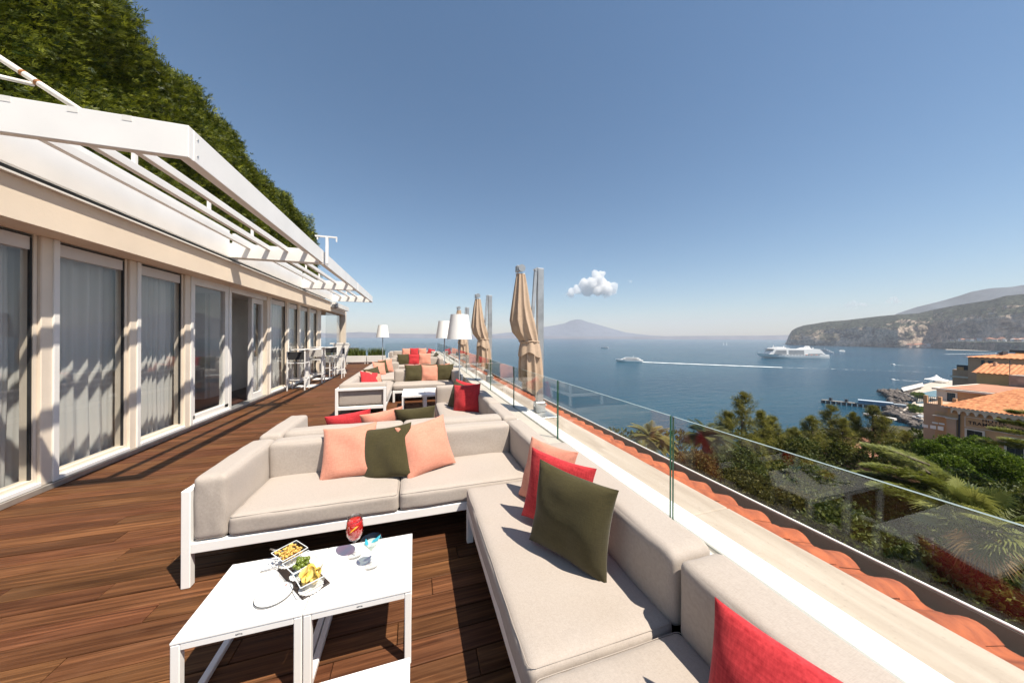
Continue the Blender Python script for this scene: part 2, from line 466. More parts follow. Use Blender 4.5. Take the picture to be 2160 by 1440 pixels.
deck = mb.build('terrace_deck', M('deck_substructure', (0.02, 0.015, 0.012), 0.9)); tag(deck, 'brown hardwood decking of the roof terrace', kind='structure')
_bm = {}
def board_mesh(L_):
    k = round(L_, 3)
    if k not in _bm:
        b = MB(); b.box(-L_ / 2, L_ / 2, -PITCH / 2 + 0.003, PITCH / 2 - 0.003, -TH, 0, 0.0025)
        me = b.mesh('board'); me.materials.append(WOOD); _bm[k] = me
    return _bm[k]
CUTS = [(0.36, 0.72), (0.28, 0.66), (0.44, 0.80), (0.32, 0.60), (0.40, 0.76), (0.24, 0.56)]
row = 0
y = 0.85
far = MB()
while y < 11.6:
    cs = CUTS[(row * 5) % 6]; ks = [0, cs[0], cs[1], 1]
    for a, b in zip(ks[:-1], ks[1:]):
        xa = DX0 + a * (DX1 - DX0) + 0.0015; xb = DX0 + b * (DX1 - DX0) - 0.0015
        new_obj('deck_board', board_mesh(xb - xa), None, deck, ((xa + xb) / 2, y + PITCH / 2, random.uniform(-0.0012, 0.0012)))
    y += PITCH; row += 1
yend = y
for (ya, yb) in ((-3.9, 0.85), (yend, 21.8)):
    nrow = int((yb - ya) / PITCH); yy = yb - nrow * PITCH if ya < 0 else ya
    for r in range(nrow):
        c = random.uniform(0.25, 0.75) * (DX1 - DX0) + DX0
        far.box(DX0, c - 0.0015, yy + 0.003, yy + PITCH - 0.003, -TH, 0); far.box(c + 0.0015, DX1, yy + 0.003, yy + PITCH - 0.003, -TH, 0)
        yy += PITCH
o = far.build('deck_boards_distant', WOODF, deck); o['kind'] = 'stuff'

# ----------------------------------------------------------------- parapet, coping, ledge, tiled eave
PY0, PY1 = -3.5, 21.0
COPW = M('white_coping_paint', (0.86, 0.84, 0.80), 0.5, var=0.04, vscale=2, bump=0.06, bscale=50)
COPC = M('cream_stone_coping', (0.70, 0.62, 0.52), 0.6, var=0.06, vscale=3, bump=0.06, bscale=50)
def travertine(name):
    m, nt, p, out = principled(name); N = nt.nodes; L = nt.links
    p.inputs['Roughness'].default_value = 0.7
    tc = N.new('ShaderNodeTexCoord'); mp = N.new('ShaderNodeMapping'); mp.inputs['Scale'].default_value = (9, 1.1, 9); L.new(tc.outputs['Object'], mp.inputs['Vector'])
    nz = N.new('ShaderNodeTexNoise'); nz.inputs['Scale'].default_value = 1.6; nz.inputs['Detail'].default_value = 7; nz.inputs['Distortion'].default_value = 0.5; L.new(mp.outputs[0], nz.inputs['Vector'])
    r = N.new('ShaderNodeValToRGB'); e = r.color_ramp.elements
    e[0].position = 0.3; e[0].color = (0.41, 0.325, 0.255, 1); e[1].position = 0.7; e[1].color = (0.54, 0.445, 0.36, 1)
    L.new(nz.outputs['Fac'], r.inputs[0])
    n2 = N.new('ShaderNodeTexNoise'); n2.inputs['Scale'].default_value = 85; n2.inputs['Detail'].default_value = 3; mp2 = N.new('ShaderNodeMapping'); mp2.inputs['Scale'].default_value = (1, 0.7, 1); L.new(tc.outputs['Object'], mp2.inputs['Vector']); L.new(mp2.outputs[0], n2.inputs['Vector'])
    mr = N.new('ShaderNodeMapRange'); mr.inputs[1].default_value = 0.30; mr.inputs[2].default_value = 0.36; mr.inputs[3].default_value = 0.75; L.new(n2.outputs['Fac'], mr.inputs[0])
    mx = N.new('ShaderNodeMix'); mx.data_type = 'RGBA'; mx.blend_type = 'MULTIPLY'; mx.inputs[0].default_value = 0.7; L.new(r.outputs[0], mx.inputs[6]); L.new(mr.outputs[0], mx.inputs[7])
    L.new(mx.outputs[2], p.inputs['Base Color'])
    bp = N.new('ShaderNodeBump'); bp.inputs['Strength'].default_value = 0.3; bp.inputs['Distance'].default_value = 0.004; L.new(n2.outputs['Fac'], bp.inputs['Height']); L.new(bp.outputs[0], p.inputs['Normal'])
    return m
TRAV = travertine('beige_travertine')
par = thing('parapet_wall', 'low white parapet with stone coping along the sea side of the terrace', 'parapet')
mb = MB(); mb.box(1.22, 1.84, PY0, PY1, -0.5, 0.40)
mb.build('wall', COPC, par)
mb = MB(); mb.box(1.16, 1.338, PY0, PY1, 0.40, 0.498, 0.006); mb.build('inner_coping', COPC, par)
mb = MB(); mb.box(1.364, 1.508, PY0, PY1, 0.40, 0.500, 0.006); mb.build('outer_coping', COPW, par)
mb = MB(); mb.box(1.338, 1.364, PY0, PY1, 0.40, 0.487); mb.build('glazing_channel', SILLM, par)
for i in range(10):
    ya = -3.4 + i * 2.42
    mb = MB(); mb.box(1.510, 1.842, ya + 0.002, ya + 2.418, 0.40, 0.455, 0.006); mb.build('stone_slab', TRAV, par)

# clay tiles of the eave below the ledge: S-shaped tiles, two courses
TILE = M('terracotta_tile', (0.37, 0.070, 0.017), 0.8, var=0.34, vscale=14, bump=0.25, bscale=60, rnd=0.10, col2=(0.46, 0.108, 0.030), bdist=0.004)
def tile_mesh(Lx):
    prof = []
    W = 0.21
    for k in range(11):
        t = k / 10
        yv = t * W * 1.06
        if t < 0.62: z = 0.034 * math.sin(math.pi * t / 0.62) ** 0.8
        else: z = -0.012 * math.sin(math.pi * (t - 0.62) / 0.38)
        prof.append((yv, z))
    vs = []; fs = []; n = len(prof)
    for j, (x, dz) in enumerate(((0, 0), (Lx, 0), (Lx, -0.014), (0, -0.014))):
        for (yv, z) in prof: vs.append((x, yv, z + dz))
    for j in range(4):
        j2 = (j + 1) % 4
        for k in range(n - 1): fs.append((j * n + k, j2 * n + k, j2 * n + k + 1, j * n + k + 1))
    b = MB(); b.add(vs, fs); me = b.mesh('roof_tile'); me.materials.append(TILE)
    me.polygons.foreach_set('use_smooth', [True] * len(me.polygons)); me.set_sharp_from_angle(angle=math.radians(50))
    return me
tm = tile_mesh(0.235)
eave = thing('tiled_eave', 'orange clay tiled eave along the outside of the glass railing', 'tiled roof', (1.84, 0, 0.40))
slope = math.radians(15)
ti = 0
for k in range(104):
    yk = -1.5 + k * 0.21
    for c in (1, 0):
        xx = -0.03 + c * 0.185
        new_obj('roof_tile', tm, None, eave, (xx * math.cos(slope) + random.uniform(-.004, .004), yk + random.uniform(-.004, .004), -xx * math.sin(slope) + (0.012 if c == 0 else 0.0)),
                (random.uniform(-.02, .02), slope, random.uniform(-.015, .015)))
mb = MB(); mb.hexa([(-0.01, PY0, -0.30), (0.42, PY0, -0.36), (0.42, PY1, -0.36), (-0.01, PY1, -0.30), (-0.01, PY0, -0.03), (0.42, PY0, -0.135), (0.42, PY1, -0.135), (-0.01, PY1, -0.03)])
mb.build('eave_board', M('eave_mortar', (0.30, 0.12, 0.07), 0.9), eave)
gut = thing('rain_gutter', 'brown rain gutter with a pale rim below the clay tiles', 'gutter', (2.2, 0, 0.27))
GUTM = M('brown_gutter', (0.085, 0.066, 0.055), 0.55, var=0.25, vscale=2)
mb = MB(); mb.box(-0.01, 0.135, PY0, PY1, -0.07, -0.045); mb.box(0.115, 0.135, PY0, PY1, -0.045, 0.05); mb.build('trough', GUTM, gut)
mb = MB(); mb.tube([(0.128, PY0, 0.056), (0.128, PY1, 0.056)], 0.0075, 6); mb.build('rim', WHITE, gut, smooth=True)
mb = MB(); mb.box(1.9, 2.05, -10, PY1, GZ - 2, 0.12)
o = mb.build('terrace_outer_wall', CREAM); tag(o, 'outer wall of the building under the terrace', kind='structure')

# frameless glass railing, panel by panel
ge = [1.38 + 1.435 * (k - 2) for k in range(16)]
def panel_mesh(w):
    b = MB()
    vs = [(-0.006, 0, 0.42), (0.006, 0, 0.42), (0.006, w, 0.42), (-0.006, w, 0.42), (-0.006, 0, 1.066), (0.006, 0, 1.066), (0.006, w, 1.066), (-0.006, w, 1.066)]
    b.add(vs, [(3, 0, 4, 7), (1, 2, 6, 5)]); b.cur = 1
    b.add(vs, [(0, 1, 5, 4), (2, 3, 7, 6), (0, 3, 2, 1)]); b.cur = 2; b.add(vs, [(4, 5, 6, 7)])
    me = b.mesh('pane'); me.materials.append(RAILG); me.materials.append(EDGEG); me.materials.append(EDGET); return me
pmesh = panel_mesh(1.435 - 0.018)
rail = thing('glass_railing', 'frameless clear glass railing standing on the parapet along the sea side', 'railing', (1.351, 0, 0))
for k in range(15):
    new_obj('glass_panel', pmesh, None, rail, (0, ge[k] + 0.009, 0))
# far end of the terrace: low glass screen
for k, (xa, xb) in enumerate(((-1.7, -0.25), (-0.23, 1.25))):
    b = MB(); b.box(xa, xb, 20.4, 20.412, 0.05, 1.05)
    o = b.build('glass_screen', RAILG); tag(o, ('left' if k == 0 else 'right') + ' clear glass screen closing the far end of the terrace', 'glass screen', 'glass screens at the far end')

# ----------------------------------------------------------------- glazed pavilion along the left
FX = -3.40
pav = thing('glazed_pavilion', 'long cream pavilion with white framed windows along the deck', 'building', (0, 0, 0))
def part(name, m, parent, *boxes, bev=0.0):
    b = MB()
    for q in boxes: b.box(*q, bev)
    return b.build(name, m, parent)
part('sill', SILLM, pav, (-3.48, -3.352, 1.0, 14.0, 0.0, 0.055), bev=0.004)
part('fascia', CREAM, pav, (-3.42, -3.10, 1.0, 13.6, 2.43, 2.775))
part('drip_edge', WHITE2, pav, (-3.42, -3.058, 1.0, 13.62, 2.777, 2.795))
part('roof', WHITE2, pav, (-7.0, -3.42, 1.0, 13.6, 2.60, 2.80))
part('roof_curb', DKSTEEL, pav, (-3.65, -3.30, 1.0, 13.6, 2.81, 2.98))
part('back_wall', CREAM, pav, (-7.0, -6.8, 1.0, 13.6, 0.0, 2.6))
part('end_wall', CREAM, pav, (-6.8, -3.6, 13.4, 13.6, 0.0, 2.6)); part('end_wall', CREAM, pav, (-6.8, -3.6, 1.0, 1.2, 0.0, 2.6))
part('ceiling', WHITE2, pav, (-6.8, -3.5, 1.2, 13.4, 2.45, 2.5))
part('floor', M('dark_parquet', (0.055, 0.022, 0.014), 0.35, var=0.4, vscale=6, stretch=(1, 8, 1)), pav, (-6.8, -3.5, 1.2, 13.4, 0.0, 0.03))
part('partition', WHITE2, pav, (-5.6, -4.6, 8.95, 9.05, 0.03, 2.45)); part('partition', WHITE2, pav, (-4.65, -4.55, 9.05, 11.0, 0.03, 2.45))
part('door_panel', M('dark_timber_door', (0.035, 0.022, 0.016), 0.5), pav, (-6.79, -6.75, 8.3, 9.3, 0.03, 2.1))
POSTS = [(2.82, 2.98), (4.16, 4.31), (5.13, 5.28), (6.11, 6.28), (8.93, 9.12), (10.12, 10.27), (11.05, 11.19), (12.0, 12.14), (12.98, 13.4)]
for a, b_ in POSTS:
    part('post', CREAM_FR, pav, (-3.52, -3.385, a, b_, 0.055, 2.43), bev=0.006)
    part('post_trim', WHITE2, pav, (-3.46, -3.372, b_ - 0.055, b_ + 0.001, 0.057, 2.428), bev=0.004)
def window(y0, y1, door=False):
    w = part('window', CREAM_FR if not door else WHITE2, pav, (-3.50, -3.41, y0, y1, 0.055, 0.135 if not door else 0.19), (-3.50, -3.41, y0, y0 + (0.025 if not door else 0.10), 0.135, 2.43), (-3.50, -3.41, y1 - (0.03 if not door else 0.11), y1, 0.135, 2.43))
    part('pane', PANE, w, (-3.452, -3.444, y0 + 0.02, y1 - 0.02, 0.12, 2.32))
    if not door:
        part('blind_box', TRANSOM, w, (-3.495, -3.425, y0 + 0.026, y1 - 0.031, 2.285, 2.405))
        part('gasket', DKSTEEL, w, (-3.44, -3.418, y1 - 0.042, y1 - 0.031, 0.14, 2.40), (-3.44, -3.418, y0 + 0.026, y1 - 0.031, 2.406, 2.416))
    else:
        part('head_rail', WHITE2, w, (-3.505, -3.405, y0, y1, 2.31, 2.432))
    part('bottom_ledge', WHITE, w, (-3.46, -3.372, y0, y1, 0.057, 0.098), bev=0.004)
    return w
window(1.25, 2.81); window(2.985, 4.155); window(4.315, 5.125); window(5.285, 6.105)
window(6.285, 7.34, True)
for a, b_ in ((9.125, 10.115), (10.275, 11.045), (11.195, 11.995), (12.145, 12.975)): window(a, b_)
# open sliding doorway
dw = part('doorway', WHITE2, pav, (-3.50, -3.40, 7.345, 7.43, 0.055, 2.43), (-3.50, -3.40, 7.43, 8.93, 2.33, 2.43))
lf = part('sliding_door', WHITE2, pav, (-3.54, -3.47, 8.38, 8.46, 0.06, 2.33), (-3.54, -3.47, 8.84, 8.925, 0.06, 2.33), (-3.54, -3.47, 8.46, 8.84, 0.06, 0.19), (-3.54, -3.47, 8.46, 8.84, 2.22, 2.33))
part('pane', PANE, lf, (-3.508, -3.502, 8.46, 8.84, 0.19, 2.22)); part('handle', STEEL, lf, (-3.47, -3.44, 8.405, 8.43, 0.9, 1.25))
part('blind_box', WHITE2, lf, (-3.60, -3.56, 8.46, 9.0, 0.06, 1.0))
part('threshold', STEEL, pav, (-3.51, -3.40, 7.43, 8.93, 0.056, 0.075))
# porch at the far end
part('porch_beam', CREAM, pav, (-5.2, -3.12, 13.62, 16.6, 2.44, 2.62)); part('porch_column', CREAM_FR, pav, (-3.36, -3.12, 16.3, 16.6, 0.0, 2.438))
part('porch_glass', PANE, pav, (-3.30, -3.288, 13.7, 16.28, 0.06, 2.43))
part('porch_fascia', WHITE2, pav, (-3.10, -2.94, 13.63, 16.2, 2.62, 2.80))
CURT = bpy.data.materials.new('sheer_curtain'); CURT.use_nodes = True
_nt = CURT.node_tree; _p = _nt.nodes['Principled BSDF']; _p.inputs['Base Color'].default_value = (0.88, 0.85, 0.80, 1); _p.inputs['Roughness'].default_value = 0.9
_t = _nt.nodes.new('ShaderNodeBsdfTranslucent'); _t.inputs['Color'].default_value = (0.8, 0.77, 0.72, 1); _s = _nt.nodes.new('ShaderNodeMixShader'); _s.inputs[0].default_value = 0.3
_nt.links.new(_p.outputs[0], _s.inputs[1]); _nt.links.new(_t.outputs[0], _s.inputs[2]); _nt.links.new(_s.outputs[0], _nt.nodes['Material Output'].inputs['Surface'])
def curtain(y0, y1, label, folds):
    ny = int((y1 - y0) * 90); nz_ = 14; V = []; F = []
    ph = random.uniform(0, 6)
    for j in range(nz_ + 1):
        z = 0.05 + 2.3 * j / nz_
        for i in range(ny + 1):
            t = i / ny; yy = y0 + t * (y1 - y0); s_ = t * folds * 2 * math.pi + ph + 0.9 * math.sin(t * 9 + ph)
            x = -3.585 + 0.030 * math.sin(s_) + 0.013 * math.sin(2.3 * s_ + 1) + 0.012 * math.sin(5 * t + j * 0.4) * (1 - j / nz_)
            if j == 0: z_ = z + 0.012 * math.sin(s_ * 0.5)
            else: z_ = z
            V.append((x, yy, z_))
    for j in range(nz_):
        for i in range(ny):
            a = j * (ny + 1) + i; F.append((a, a + 1, a + ny + 2, a + ny + 1))
    b = MB(); b.add(V, F); o = b.build('sheer_curtain', CURT, smooth=True)
    # deeper hem at the bottom
    tag(o, label, 'curtain', 'sheer curtains behind the pavilion windows'); return o
curtain(1.3, 4.46, 'pale sheer curtain behind the pavilion window at the left picture edge', 22)
curtain(4.50, 5.56, 'pale sheer curtain behind the window that mirrors a folded parasol', 7)
curtain(5.60, 6.22, 'pale sheer curtain drawn over part of the window beside the sliding door', 6)
curtain(9.7, 10.7, 'pale sheer curtain in the first window beyond the open door', 6)
curtain(10.9, 11.72, 'pale sheer curtain in the second window beyond the open door', 6)
curtain(11.85, 12.7, 'pale sheer curtain in the third window beyond the open door', 6)
curtain(12.75, 13.3, 'pale sheer curtain in the last pavilion window beyond the open door', 6)

# ----------------------------------------------------------------- white slatted sun canopies above the windows
def canopy(y0, y1, label):
    t = thing('sun_canopy', label, 'pergola', (0, y0, 2.85), 0, 'white slatted canopies on the pavilion')
    Ln = y1 - y0
    part('end_beam', WHITE, t, (-3.12, -1.652, 0.0, 0.055, 0.0, 0.245), bev=0.004)
    part('end_beam', WHITE, t, (-3.12, -1.652, Ln - 0.055, Ln, 0.0, 0.245), bev=0.004)
    part('outer_beam', WHITE, t, (-1.70, -1.650, 0.056, Ln - 0.056, 0.002, 0.243), bev=0.004)
    for x in (-2.797, -2.505, -2.225, -1.918):
        part('slat', WHITE, t, (x - 0.026, x + 0.026, 0.056, Ln - 0.056, 0.165, 0.240), bev=0.003)
    part('wall_board', WHITE, t, (-3.118, -3.075, 0.056, Ln - 0.056, 0.0, 0.46), bev=0.003)
    for f in (0.22, 0.52, 0.82):
        part('stud', WHITE2, t, (-2.52, -2.49, Ln * f, Ln * f + 0.03, 0.241, 0.36))
    return t
cn = canopy(3.01, 6.70, 'nearest white slatted sun canopy over the left windows')
for x_ in (-2.60, -2.27, -1.98, -3.0):
    part('joint_plate', WHITE2, cn, (x_ - 0.055, x_, -0.0022, -0.0002, 0.205, 0.2445))
for z_ in (0.06, 0.19):
    b = MB(); b.tube([(-1.6505, 0.10, z_), (-1.6455, 0.10, z_)], 0.008, 8); b.build('bolt', STEEL, cn)
canopy(6.76, 10.38, 'middle white slatted sun canopy over the open sliding door')
canopy(10.44, 13.9, 'farthest white slatted sun canopy near the sea end of the pavilion')
br = thing('antenna_post', 'thin white post with a short crossbar on the canopy edge', 'post', (-1.60, 6.73, 2.86))
part('pole', WHITE, br, (-0.022, 0.022, -0.022, 0.022, 0.0, 0.50)); part('crossbar', WHITE, br, (-0.20, 0.17, -0.02, 0.02, 0.50, 0.525))
part('spout', WHITE, br, (0.15, 0.17, -0.015, 0.015, 0.43, 0.499)); part('spout', WHITE, br, (-0.17, -0.15, -0.015, 0.015, 0.45, 0.499))
sp = thing('outdoor_speaker', 'small grey outdoor speaker under the far canopy end', 'speaker', (-2.98, 13.70, 2.64))
mb = MB(); mb.tube([(-.02, -0.10, 0), (0.0, 0.0, 0), (0.02, 0.12, 0.01)], [0.075, 0.10, 0.085], 14); mb.build('cabinet', M('speaker_grey', (0.16, 0.17, 0.19), 0.5), sp, smooth=True, auto=40)
mb = MB(); mb.box(-0.02, 0.02, -0.01, 0.03, 0.08, 0.17); mb.build('bracket', STEEL, sp)
# rusty white pipe stay above the canopy at the upper left
RUSTP = M('white_pipe_with_rust', (0.78, 0.72, 0.64), 0.5, var=0.10, vscale=7, bump=0.05)
py_ = thing('pipe_stay', 'white metal pipe stay with rust spots slanting above the nearest canopy', 'pipe', (0, 0, 0))
def aty(x, y, Y):
    r = ray(x, y); return Vector((0, 0, EYE)) + r * (Y / r.y)
a = aty(-60, 84, 4.3); b = aty(200, 253, 4.3); c = aty(70, 178, 4.3); d = aty(-60, 148, 4.0)
mb = MB(); mb.tube([a, b], 0.028, 10); mb.build('main_pipe', RUSTP, py_, smooth=True)
mb = MB(); mb.tube([c, d], 0.018, 8); mb.build('side_pipe', RUSTP, py_, smooth=True)
RUST = M('rust', (0.33, 0.14, 0.05), 0.9, var=0.4, vscale=40)
for f in (0.40, 0.52):
    q = a.lerp(b, f); mb = MB(); mb.tube([q - (b - a).normalized() * 0.012, q + (b - a).normalized() * 0.012], 0.030, 10); mb.build('rusty_joint', RUST, py_, smooth=True)

# ================================================================= FURNITURE
_cm = {}
def cushion_mesh(sx, sy, sz, r=0.035, bulge=(0.006, 0.006, 0.014), cuts=11, seed=0, mat=None, wrinkle=0.0055):
    """stuffed box cushion with rounded, slightly gathered edges; origin at the bottom centre"""
    key = (round(sx, 3), round(sy, 3), round(sz, 3), r, cuts, seed, mat.name)
    if key in _cm: return _cm[key]
    bm = bmesh.new(); bmesh.ops.create_cube(bm, size=2.0)
    bmesh.ops.subdivide_edges(bm, edges=list(bm.edges), cuts=cuts, use_grid_fill=True)
    h = Vector((sx / 2, sy / 2, sz / 2)); so = Vector((seed * 3.7, seed * 1.3, seed * 2.1))
    for v in bm.verts:
        u = Vector([math.sin(c * math.pi / 2) for c in v.co])
        q = Vector([u[i] * h[i] for i in range(3)])
        inn = Vector([max(-(h[i] - r), min(h[i] - r, q[i])) for i in range(3)])
        d = q - inn
        p = inn + d * (r / d.length) if d.length > 1e-9 else q
        for i in range(3):
            j, k = (i + 1) % 3, (i + 2) % 3
            p[i] += bulge[i] * u[i] * abs(u[i]) ** 3 * (1 - u[j] ** 4) * (1 - u[k] ** 4)
        near = max(abs(u.x) ** 6, abs(u.y) ** 6) * 0.8 + 0.35
        nv = mnoise.noise_vector(p * 7 + so) * 0.6 + mnoise.noise_vector(Vector((p.x * 26, p.y * 26, p.z * 11)) + so) * 0.5 * near
        p += nv * wrinkle
        p.z += 0.007 * (mnoise.noise(Vector((p.x * 3.1, p.y * 3.1, 0)) + so) - 0.25) * max(0.0, u.z) * (1 - abs(u.x) ** 6) * (1 - abs(u.y) ** 6)
        if p.z < -h.z + 0.02: p.z = max(p.z, -h.z)
        v.co = p + Vector((0, 0, h.z))
    me = bpy.data.meshes.new('cushion'); bm.to_mesh(me); bm.free()
    me.polygons.foreach_set('use_smooth', [True] * len(me.polygons)); me.materials.append(mat)
    _cm[key] = me
    return me

def piping(parent, sx, sy, sz, r, mat):
    """stitched seam welts round the top and bottom panel of a cushion"""
    k = r * 0.26; hx, hy = sx / 2 - k + 0.0015, sy / 2 - k + 0.0015; rc = r * 0.8
    b = MB()
    for z in (sz - k + 0.0015,):
        pts = []
        for (cx, cy_, a0) in ((hx - rc, hy - rc, 0), (-hx + rc, hy - rc, 90), (-hx + rc, -hy + rc, 180), (hx - rc, -hy + rc, 270)):
            for i in range(4):
                a = math.radians(a0 + i * 30); pts.append(Vector((cx + rc * math.cos(a), cy_ + rc * math.sin(a), z)))
        pts.append(pts[0]); fine = []
        for p, q in zip(pts[:-1], pts[1:]):
            n = max(1, int((q - p).length / 0.04))
            for i in range(n):
                w = p.lerp(q, i / n); u = max(abs(w.x) / (sx / 2), abs(w.y) / (sy / 2)); fine.append(w + mnoise.noise_vector(w * 9) * 0.0012)
        fine.append(fine[0]); b.tube(fine, 0.0014, 5, False)
    return b.build('piping', mat, parent, smooth=True)
ROTS = {'-y': 0.0, '+x': math.pi / 2, '+y': math.pi, '-x': -math.pi / 2}
def sofa(label, x, y, facing, L, seats, arm_l=False, arm_r=False, depth=0.77, near=False, group='greige lounge sofas on the deck', backs=None, bt=0.165):
    """front-left corner at (x, y); local front is -Y, the sofa runs along local +X"""
    t = thing('lounge_sofa', label, 'sofa', (x, y, 0), ROTS[facing], group)
    P = 0.046; cuts = 19 if near else 7
    for sx_, has in ((0, arm_l), (L - P, arm_r)):
        top = 0.577 if has else 0.20
        for yy in (0.0, depth - P):
            b = MB(); b.box(sx_, sx_ + P, yy, yy + P, 0.0, top, 0.004); b.build('leg', WHITE, t)
        b = MB(); b.box(sx_ + 0.002, sx_ + P - 0.002, P, depth - P, 0.20, 0.258, 0.004); b.build('side_rail', WHITE, t)
        if has:
            b = MB(); b.box(sx_ + 0.001, sx_ + P - 0.001, P, depth - P, 0.533, 0.576, 0.004); b.build('arm_rail', WHITE, t)
    b = MB(); b.box(P if arm_l else 0.0, (L - P) if arm_r else L, 0.001, P - 0.002, 0.20, 0.261, 0.004); b.build('front_rail', WHITE, t)
    b = MB(); b.box(P, L - P, depth - P + 0.001, depth - 0.001, 0.20, 0.26, 0.004); b.box(P, L - P, depth - 0.035, depth - 0.002, 0.53, 0.575, 0.004); b.build('back_rail', WHITE, t)
    b = MB(); b.box(0.01, L - 0.01, 0.02, depth - 0.02, 0.242, 0.257); b.build('seat_deck', DKSTEEL, t)
    A = 0.172
    xa = (P + A + 0.004) if arm_l else 0.004; xb = L - (P + A + 0.004 if arm_r else 0.004)
    sid = int(abs(x * 31 + y * 17)) % 50
    for has, cx in ((arm_l, P + A / 2 + 0.002), (arm_r, L - P - A / 2 - 0.002)):
        if has:
            me = cushion_mesh(A, depth - 0.05, 0.385, 0.034, (0.004, 0.004, 0.006), cuts, sid + 3, SOFA)
            o = new_obj('arm_cushion', me, None, t, (cx, (depth - 0.05) / 2 + 0.004, 0.264))
    n = seats; w = (xb - xa) / n
    for i in range(n):
        me = cushion_mesh(w - 0.005, 0.612, 0.130, 0.032, (0.004, 0.003, 0.014), cuts, sid + i, SOFA)
        o = new_obj('seat_cushion', me, None, t, (xa + w * (i + 0.5), 0.612 / 2 - 0.006, 0.262))
        if near: piping(o, w - 0.005, 0.612, 0.130, 0.032, SOFA)
    nb = backs or n; w = (xb - xa) / nb
    for i in range(nb):
        me = cushion_mesh(w - 0.005, bt, 0.30, 0.036, (0.004, 0.007, 0.006), cuts, sid + 7 + i, SOFA)
        o = new_obj('back_cushion', me, None, t, (xa + w * (i + 0.5), depth - 0.0575 - bt / 2, 0.357), (random.uniform(-0.02, 0.005), 0, random.uniform(-0.006, 0.006)))
    return t

sofa('two-seat sofa behind the snack table, with peach and olive cushions', -1.311, 2.333, '-y', 2.417, 2, True, True, near=True)
sofa('sofa back-to-back with the nearest sofa, red cushion on its seat', 1.106, 3.885, '+y', 2.417, 2, True, True, near=True)
sofa('chaise along the parapet holding the large olive cushion', 0.368, 2.300, '-x', 1.335, 1, depth=0.858, near=True, bt=0.213)
sofa('chaise at the bottom right corner under the big red cushion', 0.368, 0.958, '-x', 1.40, 1, depth=0.858, near=True, bt=0.213)
sofa('sofa along the parapet with two red cushions and an end arm', 0.345, 5.60, '-x', 1.70, 1, True, False)
sofa('sofa with white arm frame, its long back towards the windows', -0.49, 6.05, '+x', 2.30, 2, True, False, depth=0.82)
sofa('sofa with a peach cushion between two olive ones, behind small tables', -0.47, 7.50, '-y', 1.575, 1, False, True)
sofa('sofa behind the olive-peach-olive cushions, facing the sea end', 1.106, 9.06, '+y', 1.60, 1, False, False)
sofa('sofa with small peach cushions, beyond the white-framed one', -0.49, 8.72, '+x', 2.15, 2, False, True, depth=0.82)
sofa('sofa with an olive, a red and a peach cushion in a row', -1.10, 12.20, '-y', 2.20, 2, True, True)
sofa('sofa along the far parapet with a lone olive cushion', 0.345, 15.4, '-x', 2.2, 2, True, False)
sofa('farthest sofa in front of the sea, with peach and red cushions', -1.35, 17.9, '-y', 2.45, 2, True, True)

# ----------------------------------------------------------------- scatter cushions
_pm = {}
def pillow_mesh(mat, seed, s=0.205, T=0.068, n=22):
    k = (mat.name, seed)
    if k in _pm: return _pm[k]
    so = Vector((seed * 5.1, seed * 2.3, seed * 0.7)); V = []; F = []
    us = [math.sin((i / n * 2 - 1) * math.pi / 2) for i in range(n + 1)]
    for side in (1, -1):
        for j in range(n + 1):
            for i in range(n + 1):
                u, v = us[i], us[j]
                x = s * (u - 0.085 * u * abs(u) * (1 - v * v)); y = s * (v - 0.085 * v * abs(v) * (1 - u * u))
                ed = max(0.0, (1 - abs(u) ** 2.4)) * max(0.0, (1 - abs(v) ** 2.4))
                z = T * ed ** 0.52
                cr = (abs(u) * abs(v)) ** 2
                w = mnoise.noise(Vector((x * 9, y * 9, side)) + so) * 0.017 * ed ** 0.3
                ang = math.atan2(y - math.copysign(s, v), x - math.copysign(s, u))
                w += mnoise.noise(Vector((ang * 3.5, cr * 2.0, side * 2)) + so) * 0.034 * cr * ed ** 0.25
                sag = mnoise.noise(Vector((x * 3, y * 3, 5)) + so) * 0.012
                V.append((x, y, side * (z + w) + sag))
        b = 0 if side == 1 else (n + 1) ** 2
        for j in range(n):
            for i in range(n):
                q = (b + j * (n + 1) + i, b + j * (n + 1) + i + 1, b + (j + 1) * (n + 1) + i + 1, b + (j + 1) * (n + 1) + i)
                F.append(q if side == 1 else q[::-1])
    bm = bmesh.new(); vv = [bm.verts.new(p) for p in V]
    for f in F: bm.faces.new([vv[i] for i in f])
    bmesh.ops.remove_doubles(bm, verts=bm.verts, dist=0.0008)
    me = bpy.data.meshes.new('scatter_cushion'); bm.to_mesh(me); bm.free()
    me.polygons.foreach_set('use_smooth', [True] * len(me.polygons)); me.set_sharp_from_angle(angle=math.radians(75)); me.materials.append(mat)
    _pm[k] = me
    return me
def pillow(label, pos, X, Yv, mat, seed, size=0.41, group='scatter cushions on the sofas'):
    X = Vector(X).normalized(); Yv = Vector(Yv); Yv = (Yv - X * Yv.dot(X)).normalized(); Z = X.cross(Yv)
    o = new_obj('scatter_cushion', pillow_mesh(mat, seed), None)
    k = size / 0.41
    o.matrix_world = Matrix(((X.x * k, Yv.x * k, Z.x * k, pos[0]), (X.y * k, Yv.y * k, Z.y * k, pos[1]), (X.z * k, Yv.z * k, Z.z * k, pos[2]), (0, 0, 0, 1)))
    return tag(o, label, 'cushion', group)
def lean(label, x, y, z, yaw, tilt, mat, seed, size=0.40, roll=0.0):
    """cushion standing on a seat: faces along yaw (0 = towards -Y), leaning back by tilt"""
    R = Matrix.Rotation(yaw, 3, 'Z') @ Matrix.Rotation(-tilt, 3, 'X') @ Matrix.Rotation(roll, 3, 'Y')
    return pillow(label, (x, y, z), R @ Vector((1, 0, 0)), R @ Vector((0, 0, 1)), mat, seed, size)
